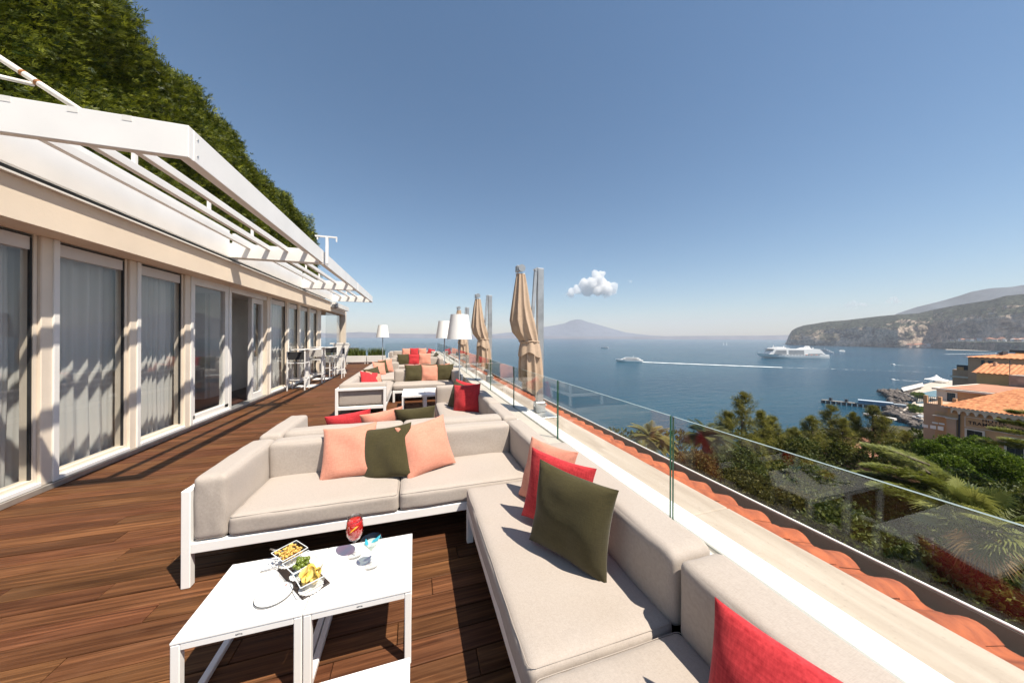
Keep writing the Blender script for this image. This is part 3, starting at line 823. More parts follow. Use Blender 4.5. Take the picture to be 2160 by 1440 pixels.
# nearest sofa
pillow('left peach cushion of the pair on the nearest sofa, beside the olive one', (-0.497, 2.775, 0.575), (0.985, -0.11, 0.10), (-0.01, 0.45, 0.89), PEACH, 1, 0.415)
pillow('olive cushion standing between two peach ones on the nearest sofa', (-0.208, 2.690, 0.566), (0.93, -0.30, 0.16), (-0.064, 0.381, 0.922), OLIVE, 2, 0.415)
pillow('right peach cushion on the nearest sofa, tilted in front', (0.098, 2.690, 0.588), (0.919, 0.382, 0.099), (-0.238, 0.337, 0.911), PEACH, 3, 0.425)
# chaise
pillow('large olive cushion leaning on the chaise by the glass railing', (0.735, 1.385, 0.612), (0.554, -0.828, -0.085), (0.148, -0.01, 0.989), OLIVE, 4, 0.43)
pillow('red cushion on the chaise right behind the large olive one', (0.785, 1.64, 0.600), (0.62, -0.77, -0.09), (0.20, 0.04, 0.977), REDF, 5, 0.41)
pillow('peach cushion at the back of the stack of three on the chaise', (0.835, 1.90, 0.590), (0.42, -0.90, -0.01), (0.30, 0.10, 0.938), PEACH, 6, 0.40)
pillow('big red cushion cut off by the bottom right picture edge', (0.850, 0.494, 0.546), (0.36, -0.92, -0.04), (0.33, 0.03, 0.93), REDF, 7, 0.40)
# sofa behind, only tops show
lean('red cushion lying behind the back of the nearest sofa', -0.62, 3.50, 0.545, math.pi + 0.25, 0.30, REDF, 8, 0.41, 0.10)
lean('peach cushion peeking over the back of the nearest sofa', -0.30, 3.47, 0.555, math.pi + 0.20, 0.30, PEACH, 9, 0.41, 0.14)
lean('olive cushion peeking over the back of the nearest sofa', 0.02, 3.44, 0.565, math.pi - 0.05, 0.26, OLIVE, 10, 0.41, 0.06)
# parapet sofa with red cushions
lean('front red cushion on the parapet sofa with the end arm', 0.74, 4.62, 0.575, -0.55, 0.30, REDF, 11, 0.43, -0.10)
lean('thin edge-on olive cushion between the two red ones', 0.66, 4.80, 0.570, -0.95, 0.20, OLIVE, 12, 0.42, 0.16)
lean('rear red cushion on the parapet sofa behind the olive edge', 0.74, 4.97, 0.575, -0.75, 0.22, REDF, 13, 0.42, 0.14)
# sofa D
lean('left olive cushion of the olive-peach-olive row', -0.02, 8.02, 0.585, 0.05, 0.22, OLIVE, 14, 0.43)
lean('peach cushion in the middle of the olive-peach-olive row', 0.36, 8.00, 0.580, -0.05, 0.25, PEACH, 15, 0.42)
lean('right olive cushion of the olive-peach-olive row', 0.74, 8.00, 0.585, 0.08, 0.22, OLIVE, 16, 0.43)
# sofa C
lean('red cushion slumped on the white-framed sofa', -0.90, 7.15, 0.555, 0.7, 0.45, REDF, 17, 0.40, 0.2)
lean('peach cushion beside the slumped red one on the white-framed sofa', -0.82, 7.25, 0.545, 0.9, 0.5, PEACH, 18, 0.38, 0.3)
lean('olive cushion behind the slumped red one on the white-framed sofa', -0.88, 7.62, 0.580, 0.85, 0.30, OLIVE, 19, 0.42, -0.1)
# sofa C2
lean('left small peach cushion on the sofa beyond the white-framed one', -0.95, 9.55, 0.560, 0.8, 0.4, PEACH, 20, 0.40, 0.15)
lean('olive cushion between small peach ones beyond the white-framed sofa', -0.93, 9.85, 0.575, 0.6, 0.3, OLIVE, 21, 0.40, -0.1)
lean('right small peach cushion on the sofa beyond the white-framed one', -0.82, 10.05, 0.590, 0.3, 0.25, PEACH, 22, 0.41, -0.1)
# sofa F, tops over the back of D
lean('red cushion showing over the back of the olive-peach-olive sofa', -0.05, 8.72, 0.545, math.pi, 0.3, REDF, 23, 0.42)
lean('olive cushion showing over the back of the olive-peach-olive sofa', 0.36, 8.70, 0.550, math.pi + .2, 0.3, OLIVE, 24, 0.42)
lean('peach cushion showing over the back of the olive-peach-olive sofa', 0.74, 8.70, 0.550, math.pi - .2, 0.3, PEACH, 25, 0.42, .1)
# sofa G
lean('olive cushion at the left of the olive-red-peach row', -0.42, 12.72, 0.585, 0.05, 0.22, OLIVE, 26, 0.44)
lean('red cushion in the middle of the olive-red-peach row', -0.02, 12.70, 0.585, -0.03, 0.24, REDF, 27, 0.42)
lean('peach cushion at the right of the olive-red-peach row', 0.38, 12.66, 0.600, -0.05, 0.24, PEACH, 28, 0.46)
lean('lone olive cushion leaning on the far parapet sofa', 0.85, 13.9, 0.58, -1.3, 0.4, OLIVE, 29, 0.44, .2)
lean('left peach cushion on the farthest sofa', -0.45, 18.42, 0.585, 0.05, 0.25, PEACH, 30, 0.44)
lean('red cushion between two peach ones on the farthest sofa', -0.02, 18.40, 0.59, -0.05, 0.25, REDF, 31, 0.46)
lean('right peach cushion on the farthest sofa', 0.42, 18.42, 0.59, 0.05, 0.25, PEACH, 32, 0.44)
lean('red cushion at the parapet end of the farthest sofa', 0.86, 18.2, 0.56, -0.5, 0.35, REDF, 33, 0.44, .2)

# ----------------------------------------------------------------- low white tables
TW, TD, TZ = 0.434, 0.428, 0.340
def make_text(name, txt, size, mat, parent, loc, rot, ext=0.0004, align='CENTER', base='CENTER', bold=0.0):
    cu = bpy.data.curves.new(name, 'FONT'); cu.body = txt; cu.size = size; cu.extrude = ext; cu.align_x = align; cu.align_y = base
    cu.materials.append(mat)
    tmp = bpy.data.objects.new(name, cu); COL.objects.link(tmp)
    if bold: cu.offset = bold; cu.space_character = 1.12
    me = bpy.data.meshes.new_from_object(tmp.evaluated_get(bpy.context.evaluated_depsgraph_get()))
    bpy.data.objects.remove(tmp, do_unlink=True)
    return new_obj(name, me, None, parent, loc, rot)
INK = M('dark_print', (0.03, 0.03, 0.03), 0.6)
def low_table(label, x, y, group='low white metal tables', tagged=False):
    t = thing('low_table', label, 'table', (x, y, 0), 0, group)
    b = MB(); b.box(0.001, TW - 0.001, 0, TD, TZ - 0.010, TZ, 0.002); b.build('tabletop', WHITE, t)
    s = 0.030
    for lx in (0.0015, TW - s - 0.0015):
        for ly in (0.001, TD - s - 0.001):
            b = MB(); b.box(lx, lx + s, ly, ly + s, 0.0, TZ - 0.0115, 0.003); b.build('leg', WHITE, t)
        b = MB(); b.box(lx + 0.001, lx + s - 0.001, s + 0.001, TD - s - 0.001, 0.0, 0.026, 0.003); b.build('floor_bar', WHITE, t)
    for ly in (0.002, TD - s):
        b = MB(); b.box(s + 0.002, TW - s - 0.002, ly, ly + s - 0.003, TZ - 0.036, TZ - 0.0115, 0.002); b.build('apron', WHITE, t)
    if tagged:
        make_text('brand_print', 'KETTAL', 0.0068, INK, t, (TW * 0.5, 0.0012, TZ - 0.0235), (math.pi / 2, 0, 0))
    return t
low_table('left low white table of the nearest pair, under the oval plate', -0.877, 1.502, tagged=True)
low_table('right low white table of the nearest pair, under the red drink', -0.442, 1.502, tagged=True)
low_table('low white table cut off by the bottom picture edge', -0.444, 0.762)
low_table('low white table left of the camera, just outside the bottom edge', -0.879, 0.762)
low_table('front left low table of the block before the olive-peach-olive sofa', -0.235, 6.37)
low_table('front right low table of the block before the olive-peach-olive sofa', 0.201, 6.37)
low_table('rear left low table of the block before the olive-peach-olive sofa', -0.235, 6.80)
low_table('rear right low table of the block before the olive-peach-olive sofa', 0.201, 6.80)
low_table('left low table of the far pair near the second lamp', 0.30, 10.6)
low_table('right low table of the far pair near the second lamp', 0.736, 10.6)

# ----------------------------------------------------------------- what stands on the nearest tables
Z0 = TZ
def glass_mat(name, tint, f0=0.06): return pane_mat(name, tint, f0)
GLASS = glass_mat('drinking_glass', (0.955, 0.965, 0.965), 0.05)
def drink_mat(name, col, dens):
    m, nt, p, out = principled(name)
    p.inputs['Base Color'].default_value = (*col, 1); p.inputs['Roughness'].default_value = 0.03
    tr = nt.nodes.new('ShaderNodeBsdfTransparent'); tr.inputs['Color'].default_value = (*col, 1)
    ms = nt.nodes.new('ShaderNodeMixShader'); ms.inputs[0].default_value = dens
    nt.links.new(tr.outputs[0], ms.inputs[1]); nt.links.new(p.outputs[0], ms.inputs[2]); nt.links.new(ms.outputs[0], out.inputs['Surface'])
    return m
wg = thing('wine_glass', 'stemmed glass of red spritz with an orange slice on the table', 'glass', (-0.298, 1.822, Z0))
b = MB(); b.lathe([(0.0, 0.004), (0.004, 0.005), (0.004, 0.072), (0.010, 0.078), (0.028, 0.092), (0.040, 0.118), (0.043, 0.145), (0.040, 0.175), (0.034, 0.205), (0.0325, 0.205), (0.0385, 0.175), (0.0415, 0.145), (0.0385, 0.118), (0.026, 0.094), (0.0, 0.082)], 28); b.build('bowl', GLASS, wg, smooth=True)
b = MB(); b.lathe([(0.0, 0.006), (0.006, 0.005), (0.034, 0.0022), (0.034, 0.0005), (0.0, 0.0005)], 28); b.build('foot', GLASS, wg, smooth=True)
b = MB(); b.lathe([(0.0, 0.083), (0.025, 0.0945), (0.0375, 0.118), (0.0405, 0.145), (0.0385, 0.172), (0.0365, 0.186), (0.0, 0.186)], 24); b.build('red_drink', drink_mat('red_spritz', (0.80, 0.030, 0.025), 0.6), wg, smooth=True)
b = MB(); b.prism([(0.033 * math.cos(a), 0.033 * math.sin(a)) for a in [i * math.pi / 12 for i in range(24)]], -0.003, 0.003)
sl = b.build('orange_slice', M('orange_slice', (0.95, 0.36, 0.02), 0.45), wg, (0.004, -0.0125, 0.150), Vector((0.56, -0.31, -0.695)).to_track_quat('Z', 'Y').to_euler())
mg = thing('martini_glass', 'martini glass of pale drink with blue petals beside the red drink', 'glass', (-0.204, 1.715, Z0))
b = MB(); b.lathe([(0.0, 0.004), (0.0035, 0.005), (0.0035, 0.070), (0.050, 0.138), (0.0485, 0.138), (0.0, 0.073)], 28); b.build('bowl', GLASS, mg, smooth=True, auto=40)
b = MB(); b.lathe([(0.0, 0.005), (0.006, 0.004), (0.033, 0.002), (0.033, 0.0005), (0.0, 0.0005)], 28); b.build('foot', GLASS, mg, smooth=True)
b = MB(); b.lathe([(0.0, 0.0745), (0.034, 0.119), (0.0, 0.119)], 24); b.build('pale_drink', drink_mat('pale_drink', (0.72, 0.80, 0.74), 0.45), mg, smooth=True, auto=40)
BLUEP = M('blue_petal', (0.03, 0.32, 0.42), 0.5)
for (ax, ay, ra) in ((0.016, 0.004, 0.5), (-0.022, -0.010, 1.9), (0.026, 0.012, 0.9)):
    b = MB(); pts = [(-0.02, 0, 0), (-0.006, 0.008, 0.003), (0.012, 0.006, 0.006), (0.024, 0, 0.010), (0.012, -0.006, 0.006), (-0.006, -0.008, 0.003)]
    b.add(pts + [(p[0], p[1], p[2] + 0.0012) for p in pts], [(5, 4, 3, 2, 1, 0), (6, 7, 8, 9, 10, 11)] + [(i, (i + 1) % 6, 6 + (i + 1) % 6, 6 + i) for i in range(6)])
    b.build('petal', BLUEP, mg, (ax, ay, 0.121), (0.2, -0.15, ra))
# slate tray with three square glass bowls
tray_rot = math.atan2(1.584 - 1.818, -0.465 + 0.641)
b = MB(); b.box(-0.150, 0.150, -0.058, 0.058, 0.0005, 0.008, 0.003)
o = b.build('slate_tray', M('dark_slate', (0.035, 0.024, 0.020), 0.6, var=0.35, vscale=30, bump=0.3, bscale=90, bdist=0.003), None, (-0.508, 1.732, Z0), (0, 0, tray_rot)); tag(o, 'dark rectangular slate tray under the three snack bowls', 'tray')
TD_ = Vector((math.cos(tray_rot), math.sin(tray_rot), 0))
PAPER = M('white_paper_lace', (0.86, 0.84, 0.81), 0.8)
def doily(c, r, label):
    b = MB(); n = 40; pts = []
    for i in range(n):
        a = 2 * math.pi * i / n; rr = r * (1 + (0.05 if i % 2 else -0.03)); pts.append((rr * math.cos(a), rr * math.sin(a)))
    b.prism(pts, 0, 0.0012); o = b.build('paper_doily', PAPER, None, (c.x, c.y, Z0 + 0.0085)); tag(o, label, 'doily', 'paper doilies under the bowls')
def snack_bowl(c, label, yaw):
    t = thing('snack_bowl', label, 'bowl', (c.x, c.y, Z0 + 0.0100), yaw, 'square glass snack bowls')
    b = MB(); A, B_ = 0.026, 0.057; H_ = 0.058; w = 0.003
    def ring(s, z): return [(-s, -s, z), (s, -s, z), (s, s, z), (-s, s, z)]
    vs = ring(A, 0) + ring(B_, H_) + ring(B_ - w, H_) + ring(A - w * 0.5, 0.006)
    fs = [(3, 2, 1, 0)]
    for k in range(3):
        for i in range(4): fs.append((k * 4 + i, k * 4 + (i + 1) % 4, (k + 1) * 4 + (i + 1) % 4, (k + 1) * 4 + i))
    fs.append((12, 13, 14, 15)); b.add(vs, fs); b.build('glass_body', GLASS, t)
    b = MB()
    R4 = ring(B_, H_); 
    for i in range(4): b.bar(R4[i], R4[(i + 1) % 4], 0.0028, 0.0028)
    b.build('rim', M('polished_glass_rim', (0.75, 0.78, 0.78), 0.1, spec=0.8), t)
    return t
bc = [Vector((-0.602, 1.852, 0)), Vector((-0.520, 1.745, 0)), Vector((-0.448, 1.640, 0))]
doily(bc[0], 0.046, 'white lace doily under the bowl of roasted corn'); doily(bc[1], 0.046, 'white lace doily under the bowl of olives'); doily(bc[2], 0.048, 'white lace doily under the bowl of crisps')
sb0 = snack_bowl(bc[0], 'square glass bowl of roasted corn on the slate tray', tray_rot + 0.10)
sb1 = snack_bowl(bc[1], 'square glass bowl of green olives on the slate tray', tray_rot + 0.05)
sb2 = snack_bowl(bc[2], 'square glass bowl of potato crisps on the slate tray', tray_rot - 0.10)
def ico(r, sub=2):
    bm = bmesh.new(); bmesh.ops.create_icosphere(bm, subdivisions=sub, radius=r); bm.verts.index_update()
    v = [x.co.copy() for x in bm.verts]; f = [tuple(q.index for q in fa.verts) for fa in bm.faces]; bm.free(); return v, f
CORN = M('roasted_corn', (0.72, 0.40, 0.07), 0.5, var=0.3, vscale=60, col2=(0.85, 0.55, 0.14))
OLV = M('green_olive', (0.13, 0.17, 0.02), 0.25, var=0.3, vscale=40)
CRISP = M('potato_crisp', (0.86, 0.55, 0.07), 0.55, var=0.2, vscale=40, col2=(0.95, 0.75, 0.25))
v, f = ico(1, 1)
cm_ = MB()
for k in range(210):
    z = random.uniform(0.022, 0.060); s_ = 0.026 + 0.031 * min(1, z / 0.058) - 0.009; p = Vector((random.uniform(-s_, s_), random.uniform(-s_, s_), z)); p.z += 0.012 * (1 - (p.length / 0.09) ** 2) if z > 0.05 else 0
    r = random.uniform(0.0045, 0.0070); q = Vector((random.uniform(.7, 1.3), random.uniform(.7, 1.2), random.uniform(.6, 1)))
    cm_.add([p + Vector((a.x * q.x, a.y * q.y, a.z * q.z)) * r for a in v], f)
o = cm_.build('roasted_corn', CORN, sb0, smooth=True); o['kind'] = 'stuff'
v2, f2 = ico(1, 2); om = MB(); om.add([Vector((a.x, a.y, a.z * 1.25)) * 0.0092 for a in v2], f2); ome = om.mesh('olive'); ome.materials.append(OLV); ome.polygons.foreach_set('use_smooth', [True] * len(ome.polygons))
for k in range(26):
    ly = k // 10; s_ = (0.028, 0.034, 0.022)[ly]; a = k * 2.4; r = s_ * math.sqrt((k % 10 + 0.5) / 10)
    new_obj('olive', ome, None, sb1, (r * math.cos(a), r * math.sin(a), 0.036 + ly * 0.015 + random.uniform(-.002, .003)), (random.uniform(0, 3), random.uniform(0, 3), 0))
b = MB(); R0, n_ = 0.027, 7; V = []; F = []
for j in range(4):
    for i in range(12):
        r = R0 * j / 3; a = 2 * math.pi * i / 12; x_, y_ = r * math.cos(a), r * math.sin(a) * 0.78; V.append((x_, y_, 9.0 * x_ * x_ - 5 * y_ * y_))
for j in range(3):
    for i in range(12): F.append((j * 12 + i, j * 12 + (i + 1) % 12, (j + 1) * 12 + (i + 1) % 12, (j + 1) * 12 + i))
nv = len(V); V += [(p[0], p[1], p[2] + 0.0012) for p in V]; F += [tuple(i + nv for i in q[::-1]) for q in F]
b.add(V, F); cme = b.mesh('crisp'); cme.materials.append(CRISP); cme.polygons.foreach_set('use_smooth', [True] * len(cme.polygons))
for k in range(22):
    a = k * 2.4; r = 0.030 * math.sqrt((k % 11) / 11)
    new_obj('crisp', cme, None, sb2, (r * math.cos(a), r * math.sin(a), 0.036 + 0.0024 * k * 0.7), (random.uniform(-1.2, 1.2), random.uniform(-1.2, 1.2), random.uniform(0, 6)))
# plate
pl = thing('side_plate', 'white porcelain plate with a thin dark rim line and small red crest', 'plate', (-0.592, 1.640, Z0), 0.35)
b = MB(); b.lathe([(0.0, 0.004), (0.045, 0.004), (0.058, 0.008), (0.070, 0.0105), (0.0715, 0.0115), (0.0700, 0.0120), (0.057, 0.0105), (0.044, 0.0065), (0.0, 0.0065)], 40); b.lathe([(0, 0.0005), (0.040, 0.0005), (0.046, 0.0041)], 40); b.build('dish', M('white_porcelain', (0.84, 0.83, 0.81), 0.15, var=0.01), pl, smooth=True, auto=50)
b = MB(); b.lathe([(0.0692, 0.0124), (0.0712, 0.0124), (0.0719, 0.0117), (0.0708, 0.0126), (0.0692, 0.0124)], 48); b.build('rim_line', INK, pl)
CREST = M('red_crest_print', (0.45, 0.05, 0.04), 0.5)
for (x_, y_, w_, h_) in ((0.046, 0.026, 0.010, 0.0018), (0.046, 0.0305, 0.002, 0.004), (0.0505, 0.0300, 0.002, 0.0035), (0.0415, 0.0300, 0.002, 0.0035), (0.046, 0.021, 0.006, 0.0015), (0.046, 0.018, 0.003, 0.0015)):
    b = MB(); b.box(x_ - w_ / 2, x_ + w_ / 2, y_ - h_ / 2, y_ + h_ / 2, 0.0098, 0.0104); b.build('crest_mark', CREST, pl, rot=(0, -0.14, 0))
# spoons
SILV = M('polished_cutlery', (0.62, 0.60, 0.57), 0.22, metal=0.95, var=0.05)
def spoon(a, b_, label):
    t = MB(); a = Vector(a); b_ = Vector(b_); d = (b_ - a)
    t.tube([a, a.lerp(b_, 0.3), a.lerp(b_, 0.85), b_], [0.0042, 0.0032, 0.0022, 0.002], 8)
    n = d.normalized(); s = n.cross(Vector((0, 0, 1)))
    t.tube([b_, b_ + n * 0.008, b_ + n * 0.018, b_ + n * 0.026], [0.003, 0.009, 0.009, 0.002], 10)
    o = t.build('spoon', SILV, smooth=True); tag(o, label, 'spoon', 'small serving spoons')
spoon((-0.705, 1.905, Z0 + 0.060), (-0.615, 1.865, Z0 + 0.052), 'upper small spoon resting in the bowl of roasted corn')
spoon((-0.715, 1.822, Z0 + 0.004), (-0.640, 1.830, Z0 + 0.012), 'lower small spoon lying on the table beside the corn bowl')

# ----------------------------------------------------------------- floor lamps
def lamp(label, x, y, s=1.0):
    t = thing('floor_lamp', label, 'lamp', (x, y, 0), 0, 'white shaded floor lamps')
    b = MB(); b.lathe([(0, 0), (0.14, 0), (0.14, 0.012), (0.02, 0.02), (0, 0.02)], 24); b.build('base', STEEL, t, smooth=True, auto=40)
    b = MB(); b.tube([(0, 0, 0.015), (0, 0, 1.50)], 0.0125, 10); b.build('pole', STEEL, t, smooth=True)
    b = MB(); b.lathe([(0.232 * s, 1.44), (0.165 * s, 1.90), (0.160 * s, 1.90), (0.227 * s, 1.44), (0.232 * s, 1.44)], 40); b.build('lamp_shade', LAMPW, t, smooth=True, auto=40)
    b = MB(); b.lathe([(0.0, 1.895), (0.162 * s, 1.897)], 32); b.build('shade_top', LAMPW, t)
    return t
lamp('tall floor lamp with the largest white shade, beside the folded parasols', 0.80, 5.90)
lamp('floor lamp half hidden behind the nearest lamp shade', 0.77, 8.62)
lamp('floor lamp standing alone before the sea at the far left', -1.17, 12.9)

# ----------------------------------------------------------------- folded cantilever parasols on the ledge
def parasol(label, y, seed, x=1.63):
    t = thing('folded_parasol', label, 'parasol', (x, y, 0.455), 0, 'folded sand coloured parasols')
    rn = random.Random(seed)
    b = MB(); b.box(-0.045, 0.045, -0.035, 0.035, 0.02, 1.97, 0.006); b.build('mast', STEEL, t)
    b = MB(); b.box(-0.13, 0.13, -0.30, 0.16, 0.001, 0.014, 0.003); b.build('base_plate', STEEL, t)
    b = MB(); b.box(-0.07, 0.07, -0.055, 0.055, 0.015, 0.16, 0.01); b.tube([(-0.09, -0.02, 0.11), (0.09, -0.02, 0.11)], 0.014, 8); b.build('foot_clamp', STEEL, t)
    b = MB(); b.bar((-0.062, 0, 1.95), (-0.115, -0.02, 1.30), 0.040, 0.04); b.bar((-0.045, 0, 1.93), (-0.07, 0, 1.97), 0.05, 0.05); b.build('folded_arm', STEEL, t)
    b = MB(); b.bar((-0.262, -0.02, 1.86), (-0.15, -0.02, 1.05), 0.03, 0.03); b.build('spine', STEEL, t)
    hx, hz = -0.285, 1.945
    b = MB(); b.tube([(hx, -0.075, hz), (hx, -0.045, hz)], 0.048, 18); b.tube([(hx + .02, -0.045, hz), (hx + .02, 0.03, hz)], 0.035, 12); b.box(hx - 0.065, hx - 0.02, -0.06, 0.02, hz - 0.05, hz + 0.035, 0.006); b.build('crank_hub', STEEL, t, smooth=True, auto=30)
    b = MB(); b.box(hx - 0.055, hx + 0.05, -0.05, 0.04, hz - 0.075, hz - 0.062); b.build('top_cap', WHITE, t)
    # pleated cloth
    ax = [(-0.285, 1.87), (-0.283, 1.70), (-0.278, 1.45), (-0.262, 1.26), (-0.225, 1.10), (-0.168, 0.985), (-0.153, 0.965), (-0.150, 0.90), (-0.145, 0.76), (-0.135, 0.54), (-0.126, 0.28)]
    rad = [0.055, 0.080, 0.116, 0.144, 0.150, 0.124, 0.116, 0.120, 0.128, 0.142, 0.146]
    n = 120; V = []; F = []; npl = 9
    ph = rn.uniform(0, 6)
    for j, ((cx, cz), r) in enumerate(zip(ax, rad)):
        for i in range(n):
            a = 2 * math.pi * i / n
            pl_ = math.cos(npl * a + ph + 0.35 * math.sin(j * 0.9 + a)); sh = 1 - 2 * abs(math.sin((npl * a + ph + 0.35 * math.sin(j * 0.9 + a)) / 2)) ** 0.8
            amp = 0.20 if j not in (5, 6) else 0.10
            if j > 6: amp = 0.24
            rr = r * (1 + amp * sh * (0.8 + 0.3 * mnoise.noise(Vector((math.cos(a) * 2, math.sin(a) * 2, seed)))))
            rr *= 1 + 0.10 * mnoise.noise(Vector((math.cos(a) * 1.3, math.sin(a) * 1.3, j * 0.5 + seed)))
            z = cz
            if j >= 8: z = cz + (0.075 * (j - 7)) * (0.5 + 0.5 * math.sin(2.0 * a + 0.6 + seed)) * (1 if j < 10 else 0.9)
            V.append((cx + rr * math.cos(a) * 1.05, -0.02 + rr * math.sin(a) * 0.9, z))
    for j in range(len(ax) - 1):
        for i in range(n): F.append((j * n + i, (j + 1) * n + i, (j + 1) * n + (i + 1) % n, j * n + (i + 1) % n))
    b = MB(); b.add(V, F); b.build('folded_cloth', PARASOL, t, smooth=True)
    b = MB(); b.tube([(-0.16 + 0.130 * math.cos(a) * 1.05, -0.02 + 0.130 * math.sin(a) * .9, 0.974 + 0.006 * math.sin(3 * a)) for a in [i * math.pi / 12 for i in range(25)]], 0.010, 6, False); b.build('tie_strap', PARASOL, t, smooth=True)
    # short valance flaps under the strap
    V = []; F = []; n2 = 40
    for j, (z, r) in enumerate(((0.962, 0.122), (0.87, 0.143), (0.80, 0.152))):
        for i in range(n2 + 1):
            a = math.pi * (0.95 + 0.95 * i / n2); rr = r * (1 + 0.10 * math.sin(7 * a + seed)); V.append((-0.16 + rr * math.cos(a), -0.02 + rr * math.sin(a) * 0.95, z + (0.035 * math.sin(3 * a + seed) if j == 2 else 0)))
    for j in range(2):
        for i in range(n2): F.append((j * (n2 + 1) + i, (j + 1) * (n2 + 1) + i, (j + 1) * (n2 + 1) + i + 1, j * (n2 + 1) + i + 1))
    b = MB(); b.add(V, F); b.build('valance', PARASOL, t, smooth=True)
    return t
parasol('nearest folded sand parasol on a steel mast behind the glass', 3.97, 1)
parasol('middle folded sand parasol, right of the nearest lamp shade', 6.95, 2)
parasol('farthest folded sand parasol, partly behind the nearest lamp shade', 10.1, 3)

# ----------------------------------------------------------------- bar tables and stools by the windows
def bar_stool(label, x, y, rz, back=BLACKMESH):
    t = thing('bar_stool', label, 'bar stool', (x, y, 0), rz, 'white framed bar stools')
    w, d, p = 0.44, 0.40, 0.028
    for sx in (-1, 1):
        xx = sx * (w / 2 - p / 2)
        b = MB(); b.box(xx - p / 2, xx + p / 2, -d / 2, -d / 2 + p, 0, 1.06, 0.003); b.build('leg', WHITE, t)
        b = MB(); b.box(xx - p / 2, xx + p / 2, d / 2 - p, d / 2, 0, 0.76, 0.003); b.build('leg', WHITE, t)
        b = MB(); b.box(xx - p / 2 + .001, xx + p / 2 - .001, -d / 2 + p, d / 2 - p, 0.735, 0.76); b.build('side_rail', WHITE, t); b = MB(); b.box(xx - p / 2 + .001, xx + p / 2 - .001, -d / 2 + p, d / 2 - p, 0.28, 0.30); b.build('stretcher', WHITE, t)
    for yy in (-d / 2, d / 2 - p):
        b = MB(); b.box(-w / 2 + p, w / 2 - p, yy + .001, yy + p - .001, 0.735, 0.76); b.build('seat_rail', WHITE, t)
        b = MB(); b.box(-w / 2 + p, w / 2 - p, yy + .003, yy + p - .003, 0.28, 0.30); b.build('stretcher', WHITE, t)
    b = MB(); b.box(-w / 2 + p, w / 2 - p, -d / 2 + p, d / 2 - p, 0.752, 0.762); b.build('seat', BLACKMESH, t)
    b = MB(); b.box(-w / 2 + p, w / 2 - p, -d / 2 + 0.008, -d / 2 + 0.018, 0.84, 1.05); b.build('backrest', back, t)
    return t
GREYMESH = M('light_grey_seat_mesh', (0.50, 0.47, 0.44), 0.7, var=0.1, vscale=30)
bar_stool('nearest bar stool with dark mesh back at the white bar table', -3.07, 10.02, 0.0)
bar_stool('bar stool with pale mesh back between the bar tables', -2.98, 11.28, 0.05, GREYMESH)
bar_stool('bar stool with dark back on the deck side of the far bar table', -2.62, 12.42, math.pi / 2)
bar_stool('bar stool behind the far bar table by the porch glass', -3.05, 13.28, math.pi)
def bar_table(label, x, y):
    t = thing('bar_table', label, 'table', (x, y, 0), 0, 'white bar tables by the windows')
    b = MB(); b.box(-0.31, 0.31, -0.31, 0.31, 1.075, 1.095, 0.003); b.build('tabletop', WHITE, t)
    b = MB(); b.box(-0.04, 0.04, -0.04, 0.04, 0.012, 1.074, 0.004); b.build('column', WHITE, t)
    b = MB(); b.box(-0.26, 0.26, -0.26, 0.26, 0.0005, 0.012, 0.003); b.build('base_plate', WHITE, t)
bar_table('nearer white bar table beside the dark backed stool', -3.03, 10.62)
bar_table('farther white bar table towards the slatted screen', -3.03, 12.30)

# white slatted side screen and planters at the far end
scr = thing('slatted_screen', 'waisted white slatted screen standing near the porch', 'screen', (-2.75, 13.55, 0))
for k in range(19):
    z0 = 0.02 + k * 0.060; zz = k / 18
    wl = 0.16 + 0.14 * (zz ** 2.2) + 0.10 * max(0, 0.22 - zz) / 0.22; sh = 0.05 - 0.10 * zz
    b = MB(); b.box(-wl - sh, wl - sh, -0.03, 0.03, z0, z0 + 0.052, 0.003); b.build('slat', WHITE2, scr)
b = MB(); b.box(-0.36, 0.30, -0.045, 0.045, 1.161, 1.205, 0.006); b.build('cap_rail', WHITE2, scr)
PLG = leaf_mat('planter_leaves', (0.05, 0.095, 0.015), (0.17, 0.20, 0.04))
SOIL = M('potting_soil', (0.04, 0.03, 0.02), 0.9)
def blade_plant(n, spread, h, rng, curve=0.35, w=0.012):
    """arching strap leaves"""
    V = []; T = []; tint = []
    for k in range(n):
        a = rng.uniform(0, 2 * math.pi); r0 = rng.uniform(0, spread[0]); base = np.array([rng.uniform(-spread[0], spread[0]), rng.uniform(-spread[1], spread[1]), 0])
        d = np.array([math.cos(a), math.sin(a), 0]); s = np.array([-d[1], d[0], 0]); hh = h * rng.uniform(0.6, 1.15); c = curve * rng.uniform(0.4, 1.5); tv = rng.uniform(0, 1)
        b0 = len(V)
        for j, t in enumerate((0, 0.35, 0.7, 1.0)):
            p = base + d * (c * hh * t * t) + np.array([0, 0, hh * (t - 0.25 * c * t * t)]); ww = w * (1 - t * 0.85)
            V.append(p - s * ww); V.append(p + s * ww); tint += [tv, tv]
        for j in range(3):
            q = b0 + 2 * j; T.append((q, q + 1, q + 3)); T.append((q, q + 3, q + 2))
    return np.array(V), np.array(T), np.array(tint)
